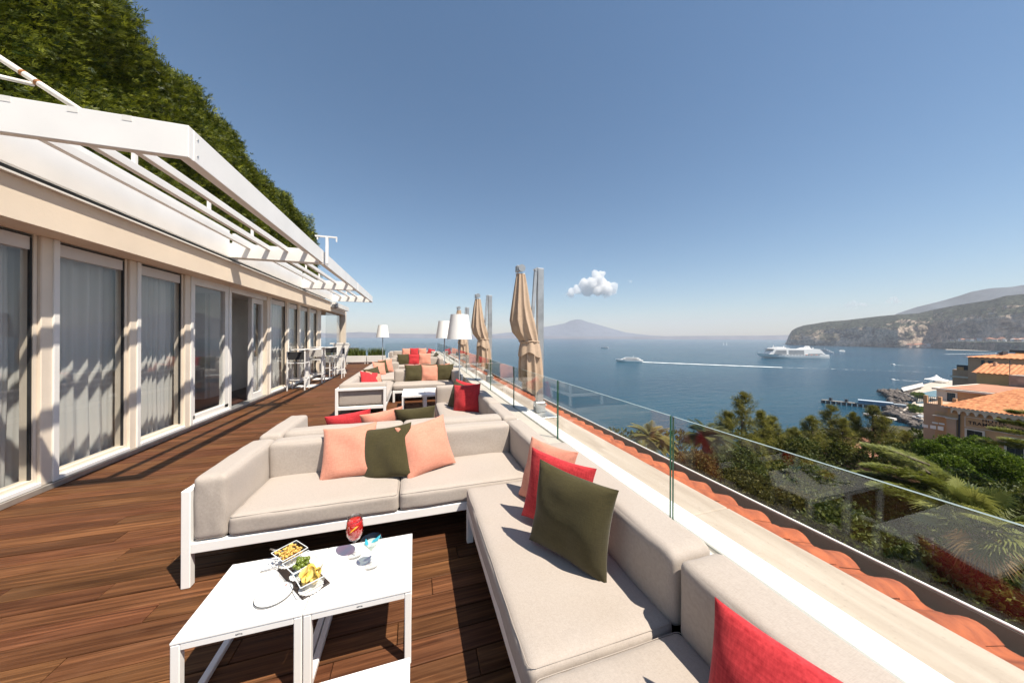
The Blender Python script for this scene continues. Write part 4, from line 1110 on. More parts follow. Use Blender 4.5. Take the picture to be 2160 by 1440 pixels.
def planter(label, x, y, L_):
    t = thing('planter_box', label, 'planter', (x, y, 0), 0, 'white slatted planters at the far end')
    for k in range(4):
        b = MB(); b.box(-L_ / 2, L_ / 2, -0.2, -0.18, 0.10 + k * 0.085, 0.175 + k * 0.085, 0.003); b.build('slat', WHITE2, t)
    b = MB(); b.box(-L_ / 2, L_ / 2, -0.178, 0.2, 0.09, 0.42); b.build('trough', WHITE2, t)
    for sx in (-1, 1):
        b = MB(); b.box(sx * (L_ / 2 - 0.05) - 0.025, sx * (L_ / 2 - 0.05) + 0.025, -0.175, -0.125, 0, 0.089); b.build('foot', WHITE2, t)
    b = MB(); b.box(-L_ / 2 + 0.02, L_ / 2 - 0.02, -0.16, 0.18, 0.42, 0.43); b.build('soil', SOIL, t)
    return t
for k, (px, ll, lab) in enumerate(((-2.95, 0.95, 'left'), (-1.98, 0.92, 'right'))):
    planter(lab + ' white slatted planter box at the sea end of the deck', px, 18.4, ll)
    rg = np.random.default_rng(30 + k)
    V, T, ti_ = blade_plant(420, (ll / 2 - 0.05, 0.15), 0.42, rg)
    o = new_obj('planter_plants', arr_mesh('planter_plants', V, T, ti_), PLG, None, (px, 18.4, 0.43)); tag(o, 'bushy green plants growing in the ' + lab + ' white planter', 'plant', 'plants in the planters')

# ================================================================= PLANTS
def star_tuft(n, up, w):
    """n thin blades from the origin, spread round +Z"""
    V = []; T = []
    for k in range(n):
        a = 2 * math.pi * k / n * 1.0 + 0.3 * (k % 2); e = up * (0.6 + 0.4 * ((k * 37) % 10) / 10)
        d = np.array([math.cos(a) * math.cos(e), math.sin(a) * math.cos(e), math.sin(e)]); s = np.array([-math.sin(a), math.cos(a), 0]) * w
        b = len(V); V += [-s * 0.6, s * 0.6, d * 0.6 + s, d]; T += [(b, b + 1, b + 2), (b, b + 2, b + 3)]
    return np.array(V), np.array(T)
def fan_spray(n, w, spread, droop=0.0):
    """flat feathery spray in the local YZ plane along +Z"""
    V = []; T = []
    for k in range(n):
        t = k / (n - 1) * 2 - 1; L_ = 1.0 - 0.45 * abs(t); a = t * spread
        d = np.array([0.10 * math.cos(5 * t), math.sin(a), math.cos(a)]) * L_; s = np.array([0.25, math.cos(a), -math.sin(a)]) * w
        o0 = np.array([0, 0, 0.25 * (1 - abs(t))])
        b = len(V); V += [o0 - s * 0.4, o0 + d * 0.55 - s, o0 + d * 0.55 + s, o0 + d + np.array([-droop, 0, 0])]; T += [(b, b + 1, b + 2), (b + 1, b + 3, b + 2)]
    return np.array(V), np.array(T)
def leaf_bunch(n, rng, w=0.35):
    V = []; T = []
    for k in range(n):
        d = rng.normal(size=3); d /= np.linalg.norm(d); d[2] = abs(d[2]) * 0.7 + 0.1; s = np.cross(d, rng.normal(size=3)); s = s / np.linalg.norm(s) * w * 0.5
        b = len(V); V += [d * 0.1, d * 0.55 - s, d, d * 0.55 + s]; T += [(b, b + 1, b + 2), (b, b + 2, b + 3)]
    return np.array(V), np.array(T)

BARK = M('bark', (0.10, 0.075, 0.055), 0.9, var=0.35, vscale=6, bump=0.6, bscale=14, bdist=0.03)

# tall clipped cypress hedge above the pavilion
HEDGE = leaf_mat('cypress_sprays', (0.014, 0.036, 0.004), (0.285, 0.305, 0.020), trans=0.24)
HX = -7.5
def hedge_top(y): return 10.15 - (y - 10.9) * 0.055 + 0.25 * math.sin(y * 0.9) + 0.15 * math.sin(y * 2.3 + 1)
hg = thing('cypress_hedge', 'tall dense green cypress hedge rising behind the pavilion roof', 'hedge', (0, 0, 0))
rg = np.random.default_rng(5)
N = 150000
ys = 6.0 + (rg.random(N) ** 1.25) * 21.8
tp = np.array([hedge_top(v) for v in ys]) + rg.normal(0, 0.12, N)
zz = 3.6 + rg.random(N) ** 0.85 * (tp - 3.6)
lump = np.array([mnoise.noise(Vector((0, a * 0.55, b * 0.55))) * 0.45 + mnoise.noise(Vector((3, a * 1.6, b * 1.6))) * 0.25 for a, b in zip(ys, zz)])
xs = HX + lump + rg.normal(0, 0.10, N)
ontop = rg.random(N) < 0.16
zz[ontop] = tp[ontop]; xs[ontop] = HX - rg.random(ontop.sum()) * 1.6 + lump[ontop]
# rounded far end
endm = rg.random(N) < 0.05
ys[endm] = 27.6 + rg.normal(0, 0.25, endm.sum()); xs[endm] = HX - rg.random(endm.sum()) * 1.5
D = np.stack([np.full(N, 0.75) + rg.normal(0, .3, N), -0.15 + rg.normal(0, 0.42, N), 0.25 + rg.normal(0, 0.40, N)], -1)
D[ontop] = np.stack([rg.normal(0.25, .35, ontop.sum()), rg.normal(0, .4, ontop.sum()), np.full(ontop.sum(), 1.0)], -1)
D[endm] = np.stack([rg.normal(0.3, .35, endm.sum()), np.full(endm.sum(), 0.8), rg.normal(0.4, .4, endm.sum())], -1)
tv, tf = fan_spray(4, 0.060, 0.60, 0.1)
X, Y, Z = frames(D, rg)
sc_ = rg.uniform(0.08, 0.19, N); sc_[ontop] *= rg.uniform(0.9, 1.7, ontop.sum())
V, T = scatter(tv, tf, np.stack([xs, ys, zz], -1), X, Y, Z, sc_)
tint = np.clip(np.repeat(rg.beta(1.0, 1.7, N) + 0.25 * (rg.random(N) < 0.04), len(tv)), 0, 1)
new_obj('foliage', arr_mesh('foliage', V, T, tint), HEDGE, hg)
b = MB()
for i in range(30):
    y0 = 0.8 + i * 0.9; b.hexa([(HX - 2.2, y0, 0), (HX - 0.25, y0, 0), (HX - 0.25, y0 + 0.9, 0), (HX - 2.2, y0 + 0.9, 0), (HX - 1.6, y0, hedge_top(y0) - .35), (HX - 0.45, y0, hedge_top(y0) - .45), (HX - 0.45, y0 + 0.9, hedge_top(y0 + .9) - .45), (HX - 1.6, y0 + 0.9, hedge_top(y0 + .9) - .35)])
b.build('light_block_core', M('hedge_light_block', (0.022, 0.024, 0.010), 1.0, var=0.4, vscale=4), hg)  # solid dark core added inside the foliage to stop light leaking through

# garden trees below the terrace
def ground_of(p): return Vector((p.x, p.y, GZ))
def wispy_tree(label, px, py, d, height, R, mat, seed, ntuft=1300, tuft=0.42, group='feathery trees between the railing and the sea'):
    """slender tree with upright plumes of needle-like twigs; tip at pixel (px, py)"""
    tip = at_depth(px, py, d); rg = np.random.default_rng(seed); rn = random.Random(seed)
    t = thing('feathery_tree', label, 'tree', (tip.x, tip.y, GZ), 0, group)
    H_ = tip.z - GZ
    pts = [(0, 0, 0), (0.15 * rn.uniform(-1, 1), 0.15 * rn.uniform(-1, 1), H_ * 0.5), (0, 0, H_)]
    b = MB(); b.tube(pts, [0.18, 0.11, 0.02], 7)
    pos = []; dirs = []
    z0 = H_ - height
    for k in range(46):
        f = (k + rn.random()) / 46; z = z0 + f * height * 0.97; a = rn.uniform(0, 6.283)
        r = R * (1 - f) ** 0.75 * rn.uniform(0.55, 1.15) + 0.12; rise = r * rn.uniform(0.5, 1.5)
        e = Vector((r * math.cos(a), r * math.sin(a), z + rise)); m = Vector((0.55 * r * math.cos(a), 0.55 * r * math.sin(a), z + rise * 0.30))
        b.tube([(0, 0, z), m, e], [0.035, 0.022, 0.008], 4, False)
        n = int(ntuft / 46)
        for q in range(n):
            u = rn.random() ** 0.6; p = (Vector((0, 0, z)).lerp(m, u * 2) if u < 0.5 else m.lerp(e, u * 2 - 1))
            s_ = 0.07 + 0.15 * r * u
            p = p + Vector((rn.gauss(0, s_), rn.gauss(0, s_), rn.gauss(0, s_ * 0.8)))
            pos.append(p[:]); dirs.append((math.cos(a) * 0.5 + rn.gauss(0, .4), math.sin(a) * 0.5 + rn.gauss(0, .4), 0.75 + rn.gauss(0, .35)))
    b.build('trunk', BARK, t, smooth=True)
    tv, tf = star_tuft(8, 1.0, 0.030)
    P = np.array(pos); X, Y, Z = frames(np.array(dirs), rg); N = len(P)
    V, T = scatter(tv, tf, P, X, Y, Z, rg.uniform(0.5, 1.1, N) * tuft)
    tint = np.repeat(np.clip(rg.normal(0.45, 0.25, N), 0, 1), len(tv))
    new_obj('crown', arr_mesh('crown', V, T, tint), mat, t)
    return t
CAS = leaf_mat('olive_gold_twigs', (0.080, 0.096, 0.012), (0.34, 0.295, 0.045), trans=0.3)
CAS2 = leaf_mat('dark_gold_twigs', (0.062, 0.078, 0.012), (0.29, 0.245, 0.035), trans=0.3)
wl = [(1566, 829, 32, 5.5, 1.9, 'tallest feathery tree with an open top left of the pier'), (1606, 868, 33, 4.6, 1.3, 'feathery tree close right of the open-topped one'), (1630, 880, 34, 4.2, 1.3, 'narrow feathery tree at the right end of the left clump'), (1536, 872, 31, 4.0, 1.5, 'low feathery tree at the left end of the left clump'),
      (1676, 905, 36, 4.0, 1.3, 'small feathery tree standing left in the right clump'), (1712, 880, 37, 4.6, 1.6, 'broad feathery tree in front of the pier start'), (1752, 856, 38, 5.4, 1.7, 'tall feathery tree below the pier'), (1778, 884, 37, 4.6, 1.6, 'feathery tree between the two tallest of the right clump'), (1803, 872, 40, 4.2, 1.0, 'thin leaning feathery tree below the shelter roof'),
      (1842, 856, 39, 5.6, 1.5, 'tall feathery tree right of the shelter roof'), (1866, 880, 38, 4.8, 1.5, 'feathery tree at the right end of the right clump'), (1910, 912, 42, 4.0, 1.3, 'small feathery tree before the hotel courtyard'), (1880, 930, 36, 4.0, 1.6, 'low feathery tree behind the cedar'), (1590, 930, 27, 4.0, 1.9, 'feathery tree seen through the near glass panel'), (1660, 985, 24, 4.2, 1.9, 'dark feathery tree low behind the near glass panel')]
for i, (px, py, d, h, R, lab) in enumerate(wl):
    wispy_tree(lab, px, py, d, h, R, CAS if i % 3 else CAS2, 100 + i)

def feather_palm(label, px, py, d, R, n, seed, mat, tint0=0.5):
    c = at_depth(px, py, d); t = thing('date_palm', label, 'palm', (c.x, c.y, GZ), 0, 'date palms by the tiled eave'); rn = random.Random(seed); rg = np.random.default_rng(seed)
    H_ = c.z - GZ
    b = MB(); b.tube([(0, 0, 0), (0.1, 0, H_ * 0.5), (0, 0, H_)], [0.30, 0.24, 0.26], 10); b.build('trunk', BARK, t, smooth=True)
    V = []; T = []; ti = []
    for k in range(n):
        a = rn.uniform(0, 6.283); el = rn.uniform(0.0, 1.25); L_ = R * rn.uniform(0.8, 1.1); dh = np.array([math.cos(a), math.sin(a), 0]); side = np.array([-math.sin(a), math.cos(a), 0]); tv_ = np.clip(rn.gauss(tint0, 0.25), 0, 1)
        for j in range(26):
            u = (j + 2) / 28; droop = L_ * 0.55 * u * u * (1.15 - 0.4 * el)
            p = dh * (L_ * u * math.cos(el * (1 - 0.3 * u))) + np.array([0, 0, H_ + L_ * u * math.sin(el) - droop])
            ll = R * 0.30 * math.sin(math.pi * min(1, u * 0.9 + 0.12)) + 0.05
            for s in (-1, 1):
                tip = p + side * s * ll * 0.75 + dh * ll * 0.6 + np.array([0, 0, 0.22 * ll - 0.2 * ll * u]); w = dh * 0.075 * R / 2
                q = len(V); V += [p - w, p + w, tip]; T.append((q, q + 1, q + 2)); ti += [tv_] * 3
    new_obj('crown', arr_mesh('crown', np.array(V), np.array(T), np.array(ti)), mat, t)
PALMA = leaf_mat('straw_palm_leaf', (0.12, 0.13, 0.03), (0.36, 0.28, 0.09), trans=0.3)
PALMB = leaf_mat('dark_palm_leaf', (0.025, 0.045, 0.010), (0.14, 0.13, 0.035), trans=0.25)
feather_palm('straw coloured date palm left of the railing joint', 1372, 925, 25, 2.1, 46, 41, PALMA, 0.6)
feather_palm('dark green date palm behind the railing joint', 1490, 925, 24, 2.2, 46, 42, PALMB, 0.4)

def leafy_mass(name, label, cat, blobs, mat, n, size, seed, tmpl, group=None, shell=0.55, up=0.35, trunk=True):
    """crown of many small leaf bunches over a set of lumps; blobs = (centre, rx, ry, rz)"""
    rg = np.random.default_rng(seed)
    c0 = Vector((0, 0, 0))
    for bb in blobs: c0 += bb[0]
    c0 /= len(blobs)
    t = thing(name, label, cat, (c0.x, c0.y, GZ), 0, group)
    P = []; D = []
    wts = np.array([bb[1] * bb[3] for bb in blobs]); wts = wts / wts.sum()
    for bb, w in zip(blobs, wts):
        k = int(n * w); v = unit(rg.normal(size=(k, 3))); r = shell + (1.05 - shell) * rg.random(k) ** 0.5
        r *= 1 + 0.12 * np.sin(v[:, 0] * 7 + v[:, 1] * 5) + rg.normal(0, 0.05, k)
        P.append(np.array(bb[0] - Vector((c0.x, c0.y, GZ))) + v * r[:, None] * np.array([bb[1], bb[2], bb[3]])); D.append(v * 0.8 + np.array([0, 0, up]) + rg.normal(0, .35, (k, 3)))
    P = np.concatenate(P); D = np.concatenate(D); X, Y, Z = frames(D, rg); N = len(P)
    tv, tf = tmpl
    V, T = scatter(tv, tf, P, X, Y, Z, rg.uniform(0.6, 1.25, N) * size)
    new_obj('crown', arr_mesh('crown', V, T, np.repeat(np.clip(rg.normal(0.45, 0.26, N), 0, 1), len(tv))), mat, t)
    if trunk:
        b = MB(); zc = blobs[0][0].z - GZ
        b.tube([(0, 0, 0), (0.1, 0.1, zc * 0.55)], [0.22, 0.15], 7)
        for bb in blobs:
            e = bb[0] - Vector((c0.x, c0.y, GZ)); b.tube([(0.1, 0.1, zc * 0.5), e * 0.6 + Vector((0, 0, zc * 0.22)), e], [0.11, 0.07, 0.02], 5, False)
        b.build('trunk', BARK, t, smooth=True)
    return t
rgl = np.random.default_rng(77)
BUNCH = leaf_bunch(7, rgl, 0.34)
GREENB = leaf_mat('fresh_green_leaf', (0.040, 0.085, 0.006), (0.200, 0.270, 0.020), trans=0.32)
RUSTB = leaf_mat('rusty_leaf', (0.075, 0.055, 0.013), (0.22, 0.150, 0.038), trans=0.3)
DARKB = leaf_mat('deep_green_leaf', (0.026, 0.046, 0.008), (0.150, 0.160, 0.026), trans=0.25)
shr = [(1995, 962, 30, 1.5, 'bright green bushy tree just left of the hotel sign window'), (2040, 945, 31, 1.5, 'bright green bushy tree below the hotel sign window'), (2085, 970, 28, 1.7, 'bright green bushy tree in front of the hotel wall'), (2135, 990, 27, 1.9, 'bright green bushy tree at the right picture edge'), (2020, 1000, 26, 1.7, 'bright green bushy tree behind the fan palm'), (1965, 985, 30, 1.2, 'small bright green bushy tree beside the cedar')]
for i, (px, py, d, r, lab) in enumerate(shr):
    c = at_depth(px, py, d); rn = random.Random(i)
    bl = [(c + Vector((rn.uniform(-1, 1) * r * 0.7, rn.uniform(-1, 1) * r * 0.7, rn.uniform(-0.55, 0.35) * r)), r * 0.62, r * 0.62, r * 0.52) for k in range(6)]
    leafy_mass('bushy_tree', lab, 'tree', bl, GREENB, 4500, 0.20, 200 + i, BUNCH, 'bright green bushy trees before the hotel')
c = at_depth(1466, 985, 19)
leafy_mass('rusty_shrub', 'rust brown rounded shrub under the dark date palm', 'shrub', [(c, .95, .95, .85), (c + Vector((.9, -.8, -.9)), .8, .8, .7), (c + Vector((-.6, .4, -.9)), .8, .8, .7)], RUSTB, 4200, 0.17, 301, BUNCH, trunk=False)
c = at_depth(1565, 1030, 17)
leafy_mass('rusty_shrub', 'lower rust and olive shrub behind the near glass panel', 'shrub', [(c, 1.4, 1.2, .8), (c + Vector((1.6, -1.2, -.5)), 1.2, 1.0, .7)], leaf_mat('rust_olive_leaf', (0.048, 0.052, 0.012), (0.18, 0.150, 0.03), trans=0.3), 4200, 0.17, 302, BUNCH, trunk=False)
for i, (px, py, d, r) in enumerate(((1440, 1010, 26, 2.0), (1530, 990, 26, 2.4), (1620, 1020, 22, 2.4), (1720, 1010, 28, 2.6), (1700, 1090, 17, 2.2), (1800, 1060, 22, 2.4), (1810, 1150, 14, 1.8), (1930, 1100, 19, 2.4), (1900, 960, 34, 2.2), (1800, 960, 36, 2.6), (2060, 1060, 21, 2.4), (2200, 1090, 18, 2.4), (1960, 1240, 11, 1.5), (2150, 1300, 10, 1.6), (1640, 950, 33, 2.2))):
    c = at_depth(px, py, d); rn = random.Random(50 + i)
    bl = [(c + Vector((rn.uniform(-1, 1) * r * 0.7, rn.uniform(-1, 1) * r * 0.7, rn.uniform(-0.4, 0.3) * r)), r * 0.6, r * 0.6, r * 0.45) for k in range(5)]
    nm = ['below the date palms', 'left of the near glass reflection', 'under the feathery trees behind near glass', 'under the right feathery clump', 'seen through the table reflection', 'beside the reflected table top', 'low behind the reflected table legs', 'in front of the cedar', 'between cedar and hotel courtyard', 'under the tall feathery trees', 'behind the fan palm crown', 'at the right edge below the bushy trees', 'low behind the fan palm', 'in the bottom right corner behind glass', 'behind the open-topped feathery tree'][i]
    leafy_mass('evergreen_shrub', 'dark evergreen undergrowth shrub ' + nm, 'shrub', bl, DARKB, 1900, 0.27, 320 + i, BUNCH, 'dark undergrowth shrubs in the garden', trunk=False)

# cedar: flat tiers of short needles on spreading limbs
CEDAR = leaf_mat('cedar_needles', (0.040, 0.062, 0.008), (0.250, 0.260, 0.036), trans=0.25)
def cedar(label, px, py, d, limbs, seed, n_per=1300, trunk_to=None):
    base = at_depth(px, py, d); t = thing('cedar_tree', label, 'tree', (base.x, base.y, GZ), 0, 'cedars with flat spreading tiers'); rg = np.random.default_rng(seed); rn = random.Random(seed)
    o0 = Vector((base.x, base.y, GZ)); b = MB(); H_ = base.z - GZ
    b.tube([(0, 0, 0), (0, 0, H_)], [0.34, 0.10], 8)
    P = []; D = []
    for (ax, ay, ad, w) in limbs:          # tip of a limb by pixel and depth, width of its foliage plate
        e = at_depth(ax, ay, ad) - o0; st = Vector((0, 0, max(1.0, e.z - 0.2 * Vector((e.x, e.y)).length)))
        m = st.lerp(e, 0.55) + Vector((0, 0, 0.25)); b.tube([st, m, e], [0.09, 0.06, 0.015], 5, False)
        al = (e - st); sd = al.cross(Vector((0, 0, 1))).normalized(); k = n_per
        u = rg.random(k) ** 0.75; sgn = rg.uniform(-1, 1, k)
        for i in range(k):
            ww = w * (0.25 + 0.95 * math.sin(math.pi * min(1, 0.15 + u[i] * 0.80)))
            p = (st.lerp(m, u[i] * 2) if u[i] < 0.5 else m.lerp(e, u[i] * 2 - 1)) + sd * sgn[i] * ww + Vector((0, 0, rn.gauss(0, 0.07) - 0.18 * abs(sgn[i]) * ww))
            P.append(p[:]); D.append((al.normalized() * 0.7 + sd * sgn[i] * 0.8 + Vector((rn.gauss(0, .25), rn.gauss(0, .25), 0.15 + rn.gauss(0, .15))))[:])
    b.build('trunk', BARK, t, smooth=True)
    P = np.array(P); D = unit(np.array(D)); N = len(P); up = np.tile([0, 0, 1.0], (N, 1)); Yv = unit(np.cross(up, D)); Xv = np.cross(Yv, D)
    tv, tf = fan_spray(7, 0.05, 1.0)
    V, T = scatter(tv, tf, P, Xv, Yv, D, rg.uniform(0.13, 0.30, N))
    new_obj('crown', arr_mesh('crown', V, T, np.repeat(np.clip(rg.normal(0.5, 0.25, N), 0, 1), len(tv))), CEDAR, t)
cedar('spreading cedar with golden green tiers before the hotel garden', 1960, 1010, 21,
      [(1820, 940, 23, .8), (1870, 945, 24, .8), (1905, 962, 23, .9), (1960, 985, 23, .9), (1990, 1005, 21, .9), (1830, 985, 20, .7), (1880, 995, 20, .8), (1930, 1010, 19, .9), (2010, 1040, 19, .9), (1850, 1030, 18, .7), (1900, 1050, 17.5, .8), (1960, 1060, 18, .9), (2060, 1070, 19, .9), (1810, 1000, 21, .6)], 61)
cedar('cedar whose dark branches cross the hotel sign at the right edge', 2290, 905, 21,
      [(2095, 905, 22, .35), (2075, 930, 22, .45), (2110, 888, 22.5, .35), (2120, 928, 21, .5), (2130, 868, 22.5, .35), (2150, 895, 22, .5)], 62, 900)

# fan palm close below the railing
fp = at_depth(2065, 1115, 10.5)
FAN = leaf_mat('fan_palm_leaf', (0.055, 0.085, 0.014), (0.30, 0.30, 0.075), trans=0.35)
DEADF = leaf_mat('dry_palm_skirt', (0.16, 0.085, 0.03), (0.42, 0.27, 0.10), trans=0.25)
t = thing('fan_palm', 'large fan palm with a dry skirt right below the glass railing', 'palm', (fp.x, fp.y, GZ)); H_ = fp.z - GZ
b = MB(); b.tube([(0, 0, 0), (0, 0, H_)], [0.28, 0.24], 10); b.build('trunk', BARK, t, smooth=True)
rn = random.Random(9); V = []; T = []; ti = []; Vd = []; Td = []; tid = []; Vs = MB()
for k in range(52):
    a = rn.uniform(0, 6.283); dead = k >= 38; el = rn.uniform(-0.35, 1.35) if not dead else rn.uniform(-1.35, -0.7); L_ = rn.uniform(0.7, 1.15) if not dead else rn.uniform(0.4, 0.8)
    dh = Vector((math.cos(a), math.sin(a), 0)); dr = (dh * math.cos(el) + Vector((0, 0, math.sin(el)))).normalized(); sd = dh.cross(Vector((0, 0, 1))).normalized(); nrm = sd.cross(dr).normalized()
    c = Vector((0, 0, H_)) + dr * L_
    Vs.tube([(0, 0, H_ - 0.1), c], [0.022, 0.010], 4, False)
    VV, TT, tt = (V, T, ti) if not dead else (Vd, Td, tid); tv_ = min(1, max(0, rn.gauss(0.5, 0.25))); R = rn.uniform(0.62, 0.85)
    for j in range(30):
        an = (j / 29 * 2 - 1) * 2.25; rr = R * (1 - 0.25 * abs(an) / 2.25) * rn.uniform(0.9, 1.05)
        di = dr * math.cos(an) + sd * math.sin(an) + nrm * 0.15; w = (sd * math.cos(an) - dr * math.sin(an)) * 0.026
        q = len(VV); mid = c + di * rr * 0.55; tip = c + di * rr + Vector((0, 0, -0.30 * rr * rn.uniform(0.6, 1.4)))
        VV += [c[:], (mid - w)[:], (mid + w)[:], tip[:]]; TT += [(q, q + 1, q + 2), (q + 1, q + 3, q + 2)]; tt += [tv_] * 4
new_obj('crown', arr_mesh('crown', np.array(V), np.array(T), np.array(ti)), FAN, t); new_obj('dry_skirt', arr_mesh('dry_skirt', np.array(Vd), np.array(Td), np.array(tid)), DEADF, t); Vs.build('leaf_stalks', FAN, t)
# ground cover in the garden
rg = np.random.default_rng(91); N = 5000
uu = 1250 + rg.random(N) * 1000; dd = 10 + rg.random(N) * 50
P = np.array([tuple(at_depth(u_, 709, d_)) for u_, d_ in zip(uu, dd)]); P[:, 2] = GZ + rg.uniform(0, 0.7, N); X, Y, Z = frames(np.tile([0, 0, 1.0], (N, 1)) + rg.normal(0, .5, (N, 3)), rg)
V, T = scatter(BUNCH[0], BUNCH[1], P, X, Y, Z, rg.uniform(0.5, 1.3, N))
o = new_obj('ground_cover', arr_mesh('ground_cover', V, T, np.repeat(rg.random(N), len(BUNCH[0]))), DARKB); tag(o, 'low leafy ground cover between the garden trees', kind='stuff')

# ================================================================= HOTEL, HARBOUR, SHIPS, COAST
def at_x(px, py, X):
    r = ray(px, py); return Vector((0, 0, EYE)) + r * (X / r.x)
OCHRE = M('ochre_stucco', (0.56, 0.33, 0.17), 0.9, var=0.12, vscale=0.5, bump=0.1, bscale=8, bdist=0.02)
OCHRE2 = M('yellow_stucco', (0.60, 0.40, 0.19), 0.9, var=0.12, vscale=0.5, bump=0.1, bscale=8, bdist=0.02)
PINKST = M('pinkish_stucco', (0.50, 0.33, 0.22), 0.9, var=0.12, vscale=0.5)
TRIM = M('pale_stone_trim', (0.70, 0.62, 0.52), 0.8, var=0.08, vscale=1)
WINDK = M('dark_window_glass', (0.03, 0.04, 0.05), 0.12, var=0.3, vscale=1.5, spec=0.8)
FROOF = M('red_roof_paving', (0.42, 0.20, 0.12), 0.9, var=0.2, vscale=0.8)
RTILE = M('hotel_roof_tile', (0.54, 0.19, 0.075), 0.85, var=0.30, vscale=2.2, col2=(0.66, 0.30, 0.13), detail=6)
GREYST = M('grey_tuff_wall', (0.30, 0.25, 0.21), 0.95, var=0.35, vscale=1.0)
IRON = M('dark_iron_railing', (0.05, 0.06, 0.07), 0.6)

hotel = thing('hotel_building', 'ochre hotel with clay roof and dark painted name on its wall', 'building', (0, 0, 0))
X1 = 65.0
zE = at_x(1998, 856, X1).z                         # eave height of the block with the sign
yL = at_x(1999, 856, X1).y; yR = 2.0
part('wall', OCHRE, hotel, (X1, X1 + 14, yR, yL, GZ - 1, zE - 0.30))
part('pilaster', PINKST, hotel, (X1 - 0.35, X1 - 0.002, yL - 0.75, yL - 0.02, GZ, zE - 1.5)); part('pilaster_cap', TRIM, hotel, (X1 - 0.45, X1 - 0.003, yL - 0.85, yL + 0.06, zE - 1.5, zE - 1.38))
part('downpipe', IRON, hotel, (X1 - 0.12, X1 - 0.004, yL - 0.96, yL - 0.86, GZ, zE - 0.6))
# arcaded cornice
n_a = 12; aw = 0.62
for k in range(n_a):
    yc = yL - 0.35 - aw * (k + 0.5)
    b = MB(); pts = [(-aw / 2, 0.42), (-aw / 2, -0.36)] + [(-aw / 2 + 0.07, -0.36)] + [((aw / 2 - 0.07) * math.cos(a_), -0.30 + 0.36 * math.sin(a_)) for a_ in [math.pi - i * math.pi / 8 for i in range(9)]] + [(aw / 2 - 0.07, -0.36), (aw / 2, -0.36), (aw / 2, 0.42)]
    vs = [(X1 - 0.34, yc + p[0], zE - 0.42 + p[1]) for p in pts] + [(X1 - 0.002, yc + p[0], zE - 0.42 + p[1]) for p in pts]; m_ = len(pts)
    b.add(vs, [tuple(range(m_ - 1, -1, -1)), tuple(range(m_, 2 * m_))] + [(i, (i + 1) % m_, m_ + (i + 1) % m_, m_ + i) for i in range(m_)]); b.build('cornice_arch', TRIM, hotel)
# clay roof of that block: barrel tiles in rows, one course line after another
def tiled_slope(parent, p00, p01, p10, p11, rows, cols, name='roof', amp=0.07):
    """p00-p01 along the eave, p10-p11 along the ridge"""
    nx = cols * 4; ny = rows * 2; V = []; F = []
    p00, p01, p10, p11 = map(Vector, (p00, p01, p10, p11)); nrm = (p01 - p00).cross(p10 - p00).normalized()
    if nrm.z < 0: nrm = -nrm
    for j in range(ny + 1):
        v = j / ny; st = (j % 2) * 0.035 if 0 < j < ny else 0
        for i in range(nx + 1):
            u = i / nx; p = (p00.lerp(p01, u)).lerp(p10.lerp(p11, u), v); V.append(p + nrm * (amp * abs(math.sin(math.pi * u * cols)) + st))
    for j in range(ny):
        for i in range(nx): a_ = j * (nx + 1) + i; F.append((a_, a_ + 1, a_ + nx + 2, a_ + nx + 1))
    b = MB(); b.add(V, F); return b.build(name, RTILE, parent)
ridge = at_x(2200, 822, X1 + 7)
tiled_slope(hotel, (X1 - 0.55, yL + 0.35, zE), (X1 - 0.55, yR, zE), (X1 + 6.5, yL - 3.2, zE + 2.35), (X1 + 6.5, yR, zE + 2.35), 12, 62, amp=0.10)
tiled_slope(hotel, (X1 + 13.5, yL + 0.35, zE), (X1 - 0.55, yL + 0.35, zE), (X1 + 6.6, yL - 3.2, zE + 2.35), (X1 + 6.4, yL - 3.2, zE + 2.35), 12, 40, amp=0.08)
part('eave_edge', TRIM, hotel, (X1 - 0.60, X1 - 0.40, yR, yL + 0.36, zE - 0.10, zE - 0.01))
# name board, lettering, windows
q0 = at_x(2037, 878.5, X1); q1 = at_x(2160, 893, X1)
sy = q0.y; sz = q0.z
part('name_panel', OCHRE, hotel, (X1 - 0.05, X1 - 0.003, sy - 4.9, sy, at_x(2037, 898.5, X1).z, sz))
for (a0, a1, b0, b1) in ((sy - 4.9, sy, sz, sz + 0.06), (sy - 4.9, sy, at_x(2037, 898.5, X1).z - 0.06, at_x(2037, 898.5, X1).z), (sy, sy + 0.06, at_x(2037, 898.5, X1).z - .06, sz + .06)):
    part('panel_border', TRIM, hotel, (X1 - 0.08, X1 - 0.004, a0, a1, b0, b1))
LETT = M('dark_brown_lettering', (0.035, 0.022, 0.018), 0.7)
def wall_text(txt, pa, pb, hpx):
    a = at_x(*pa, X1); c = at_x(*pb, X1); h = abs(at_x(pa[0], pa[1] - hpx, X1).z - a.z)
    o = make_text('lettering', txt, 1.0, LETT, hotel, (X1 - 0.07, a.y, (a.z + c.z) / 2), (math.pi / 2, 0, -math.pi / 2), 0.0, 'LEFT', 'BOTTOM_BASELINE', 0.03)
    wd = max(v.co.x for v in o.data.vertices); o.scale = ((a.y - c.y) / wd, h / 0.70, 1)
wall_text('HOTEL', (2072, 889.2), (2124, 897), 6.6)
wall_text('TRAMONTANO', (2043, 893.6), (2160, 912), 6.6)
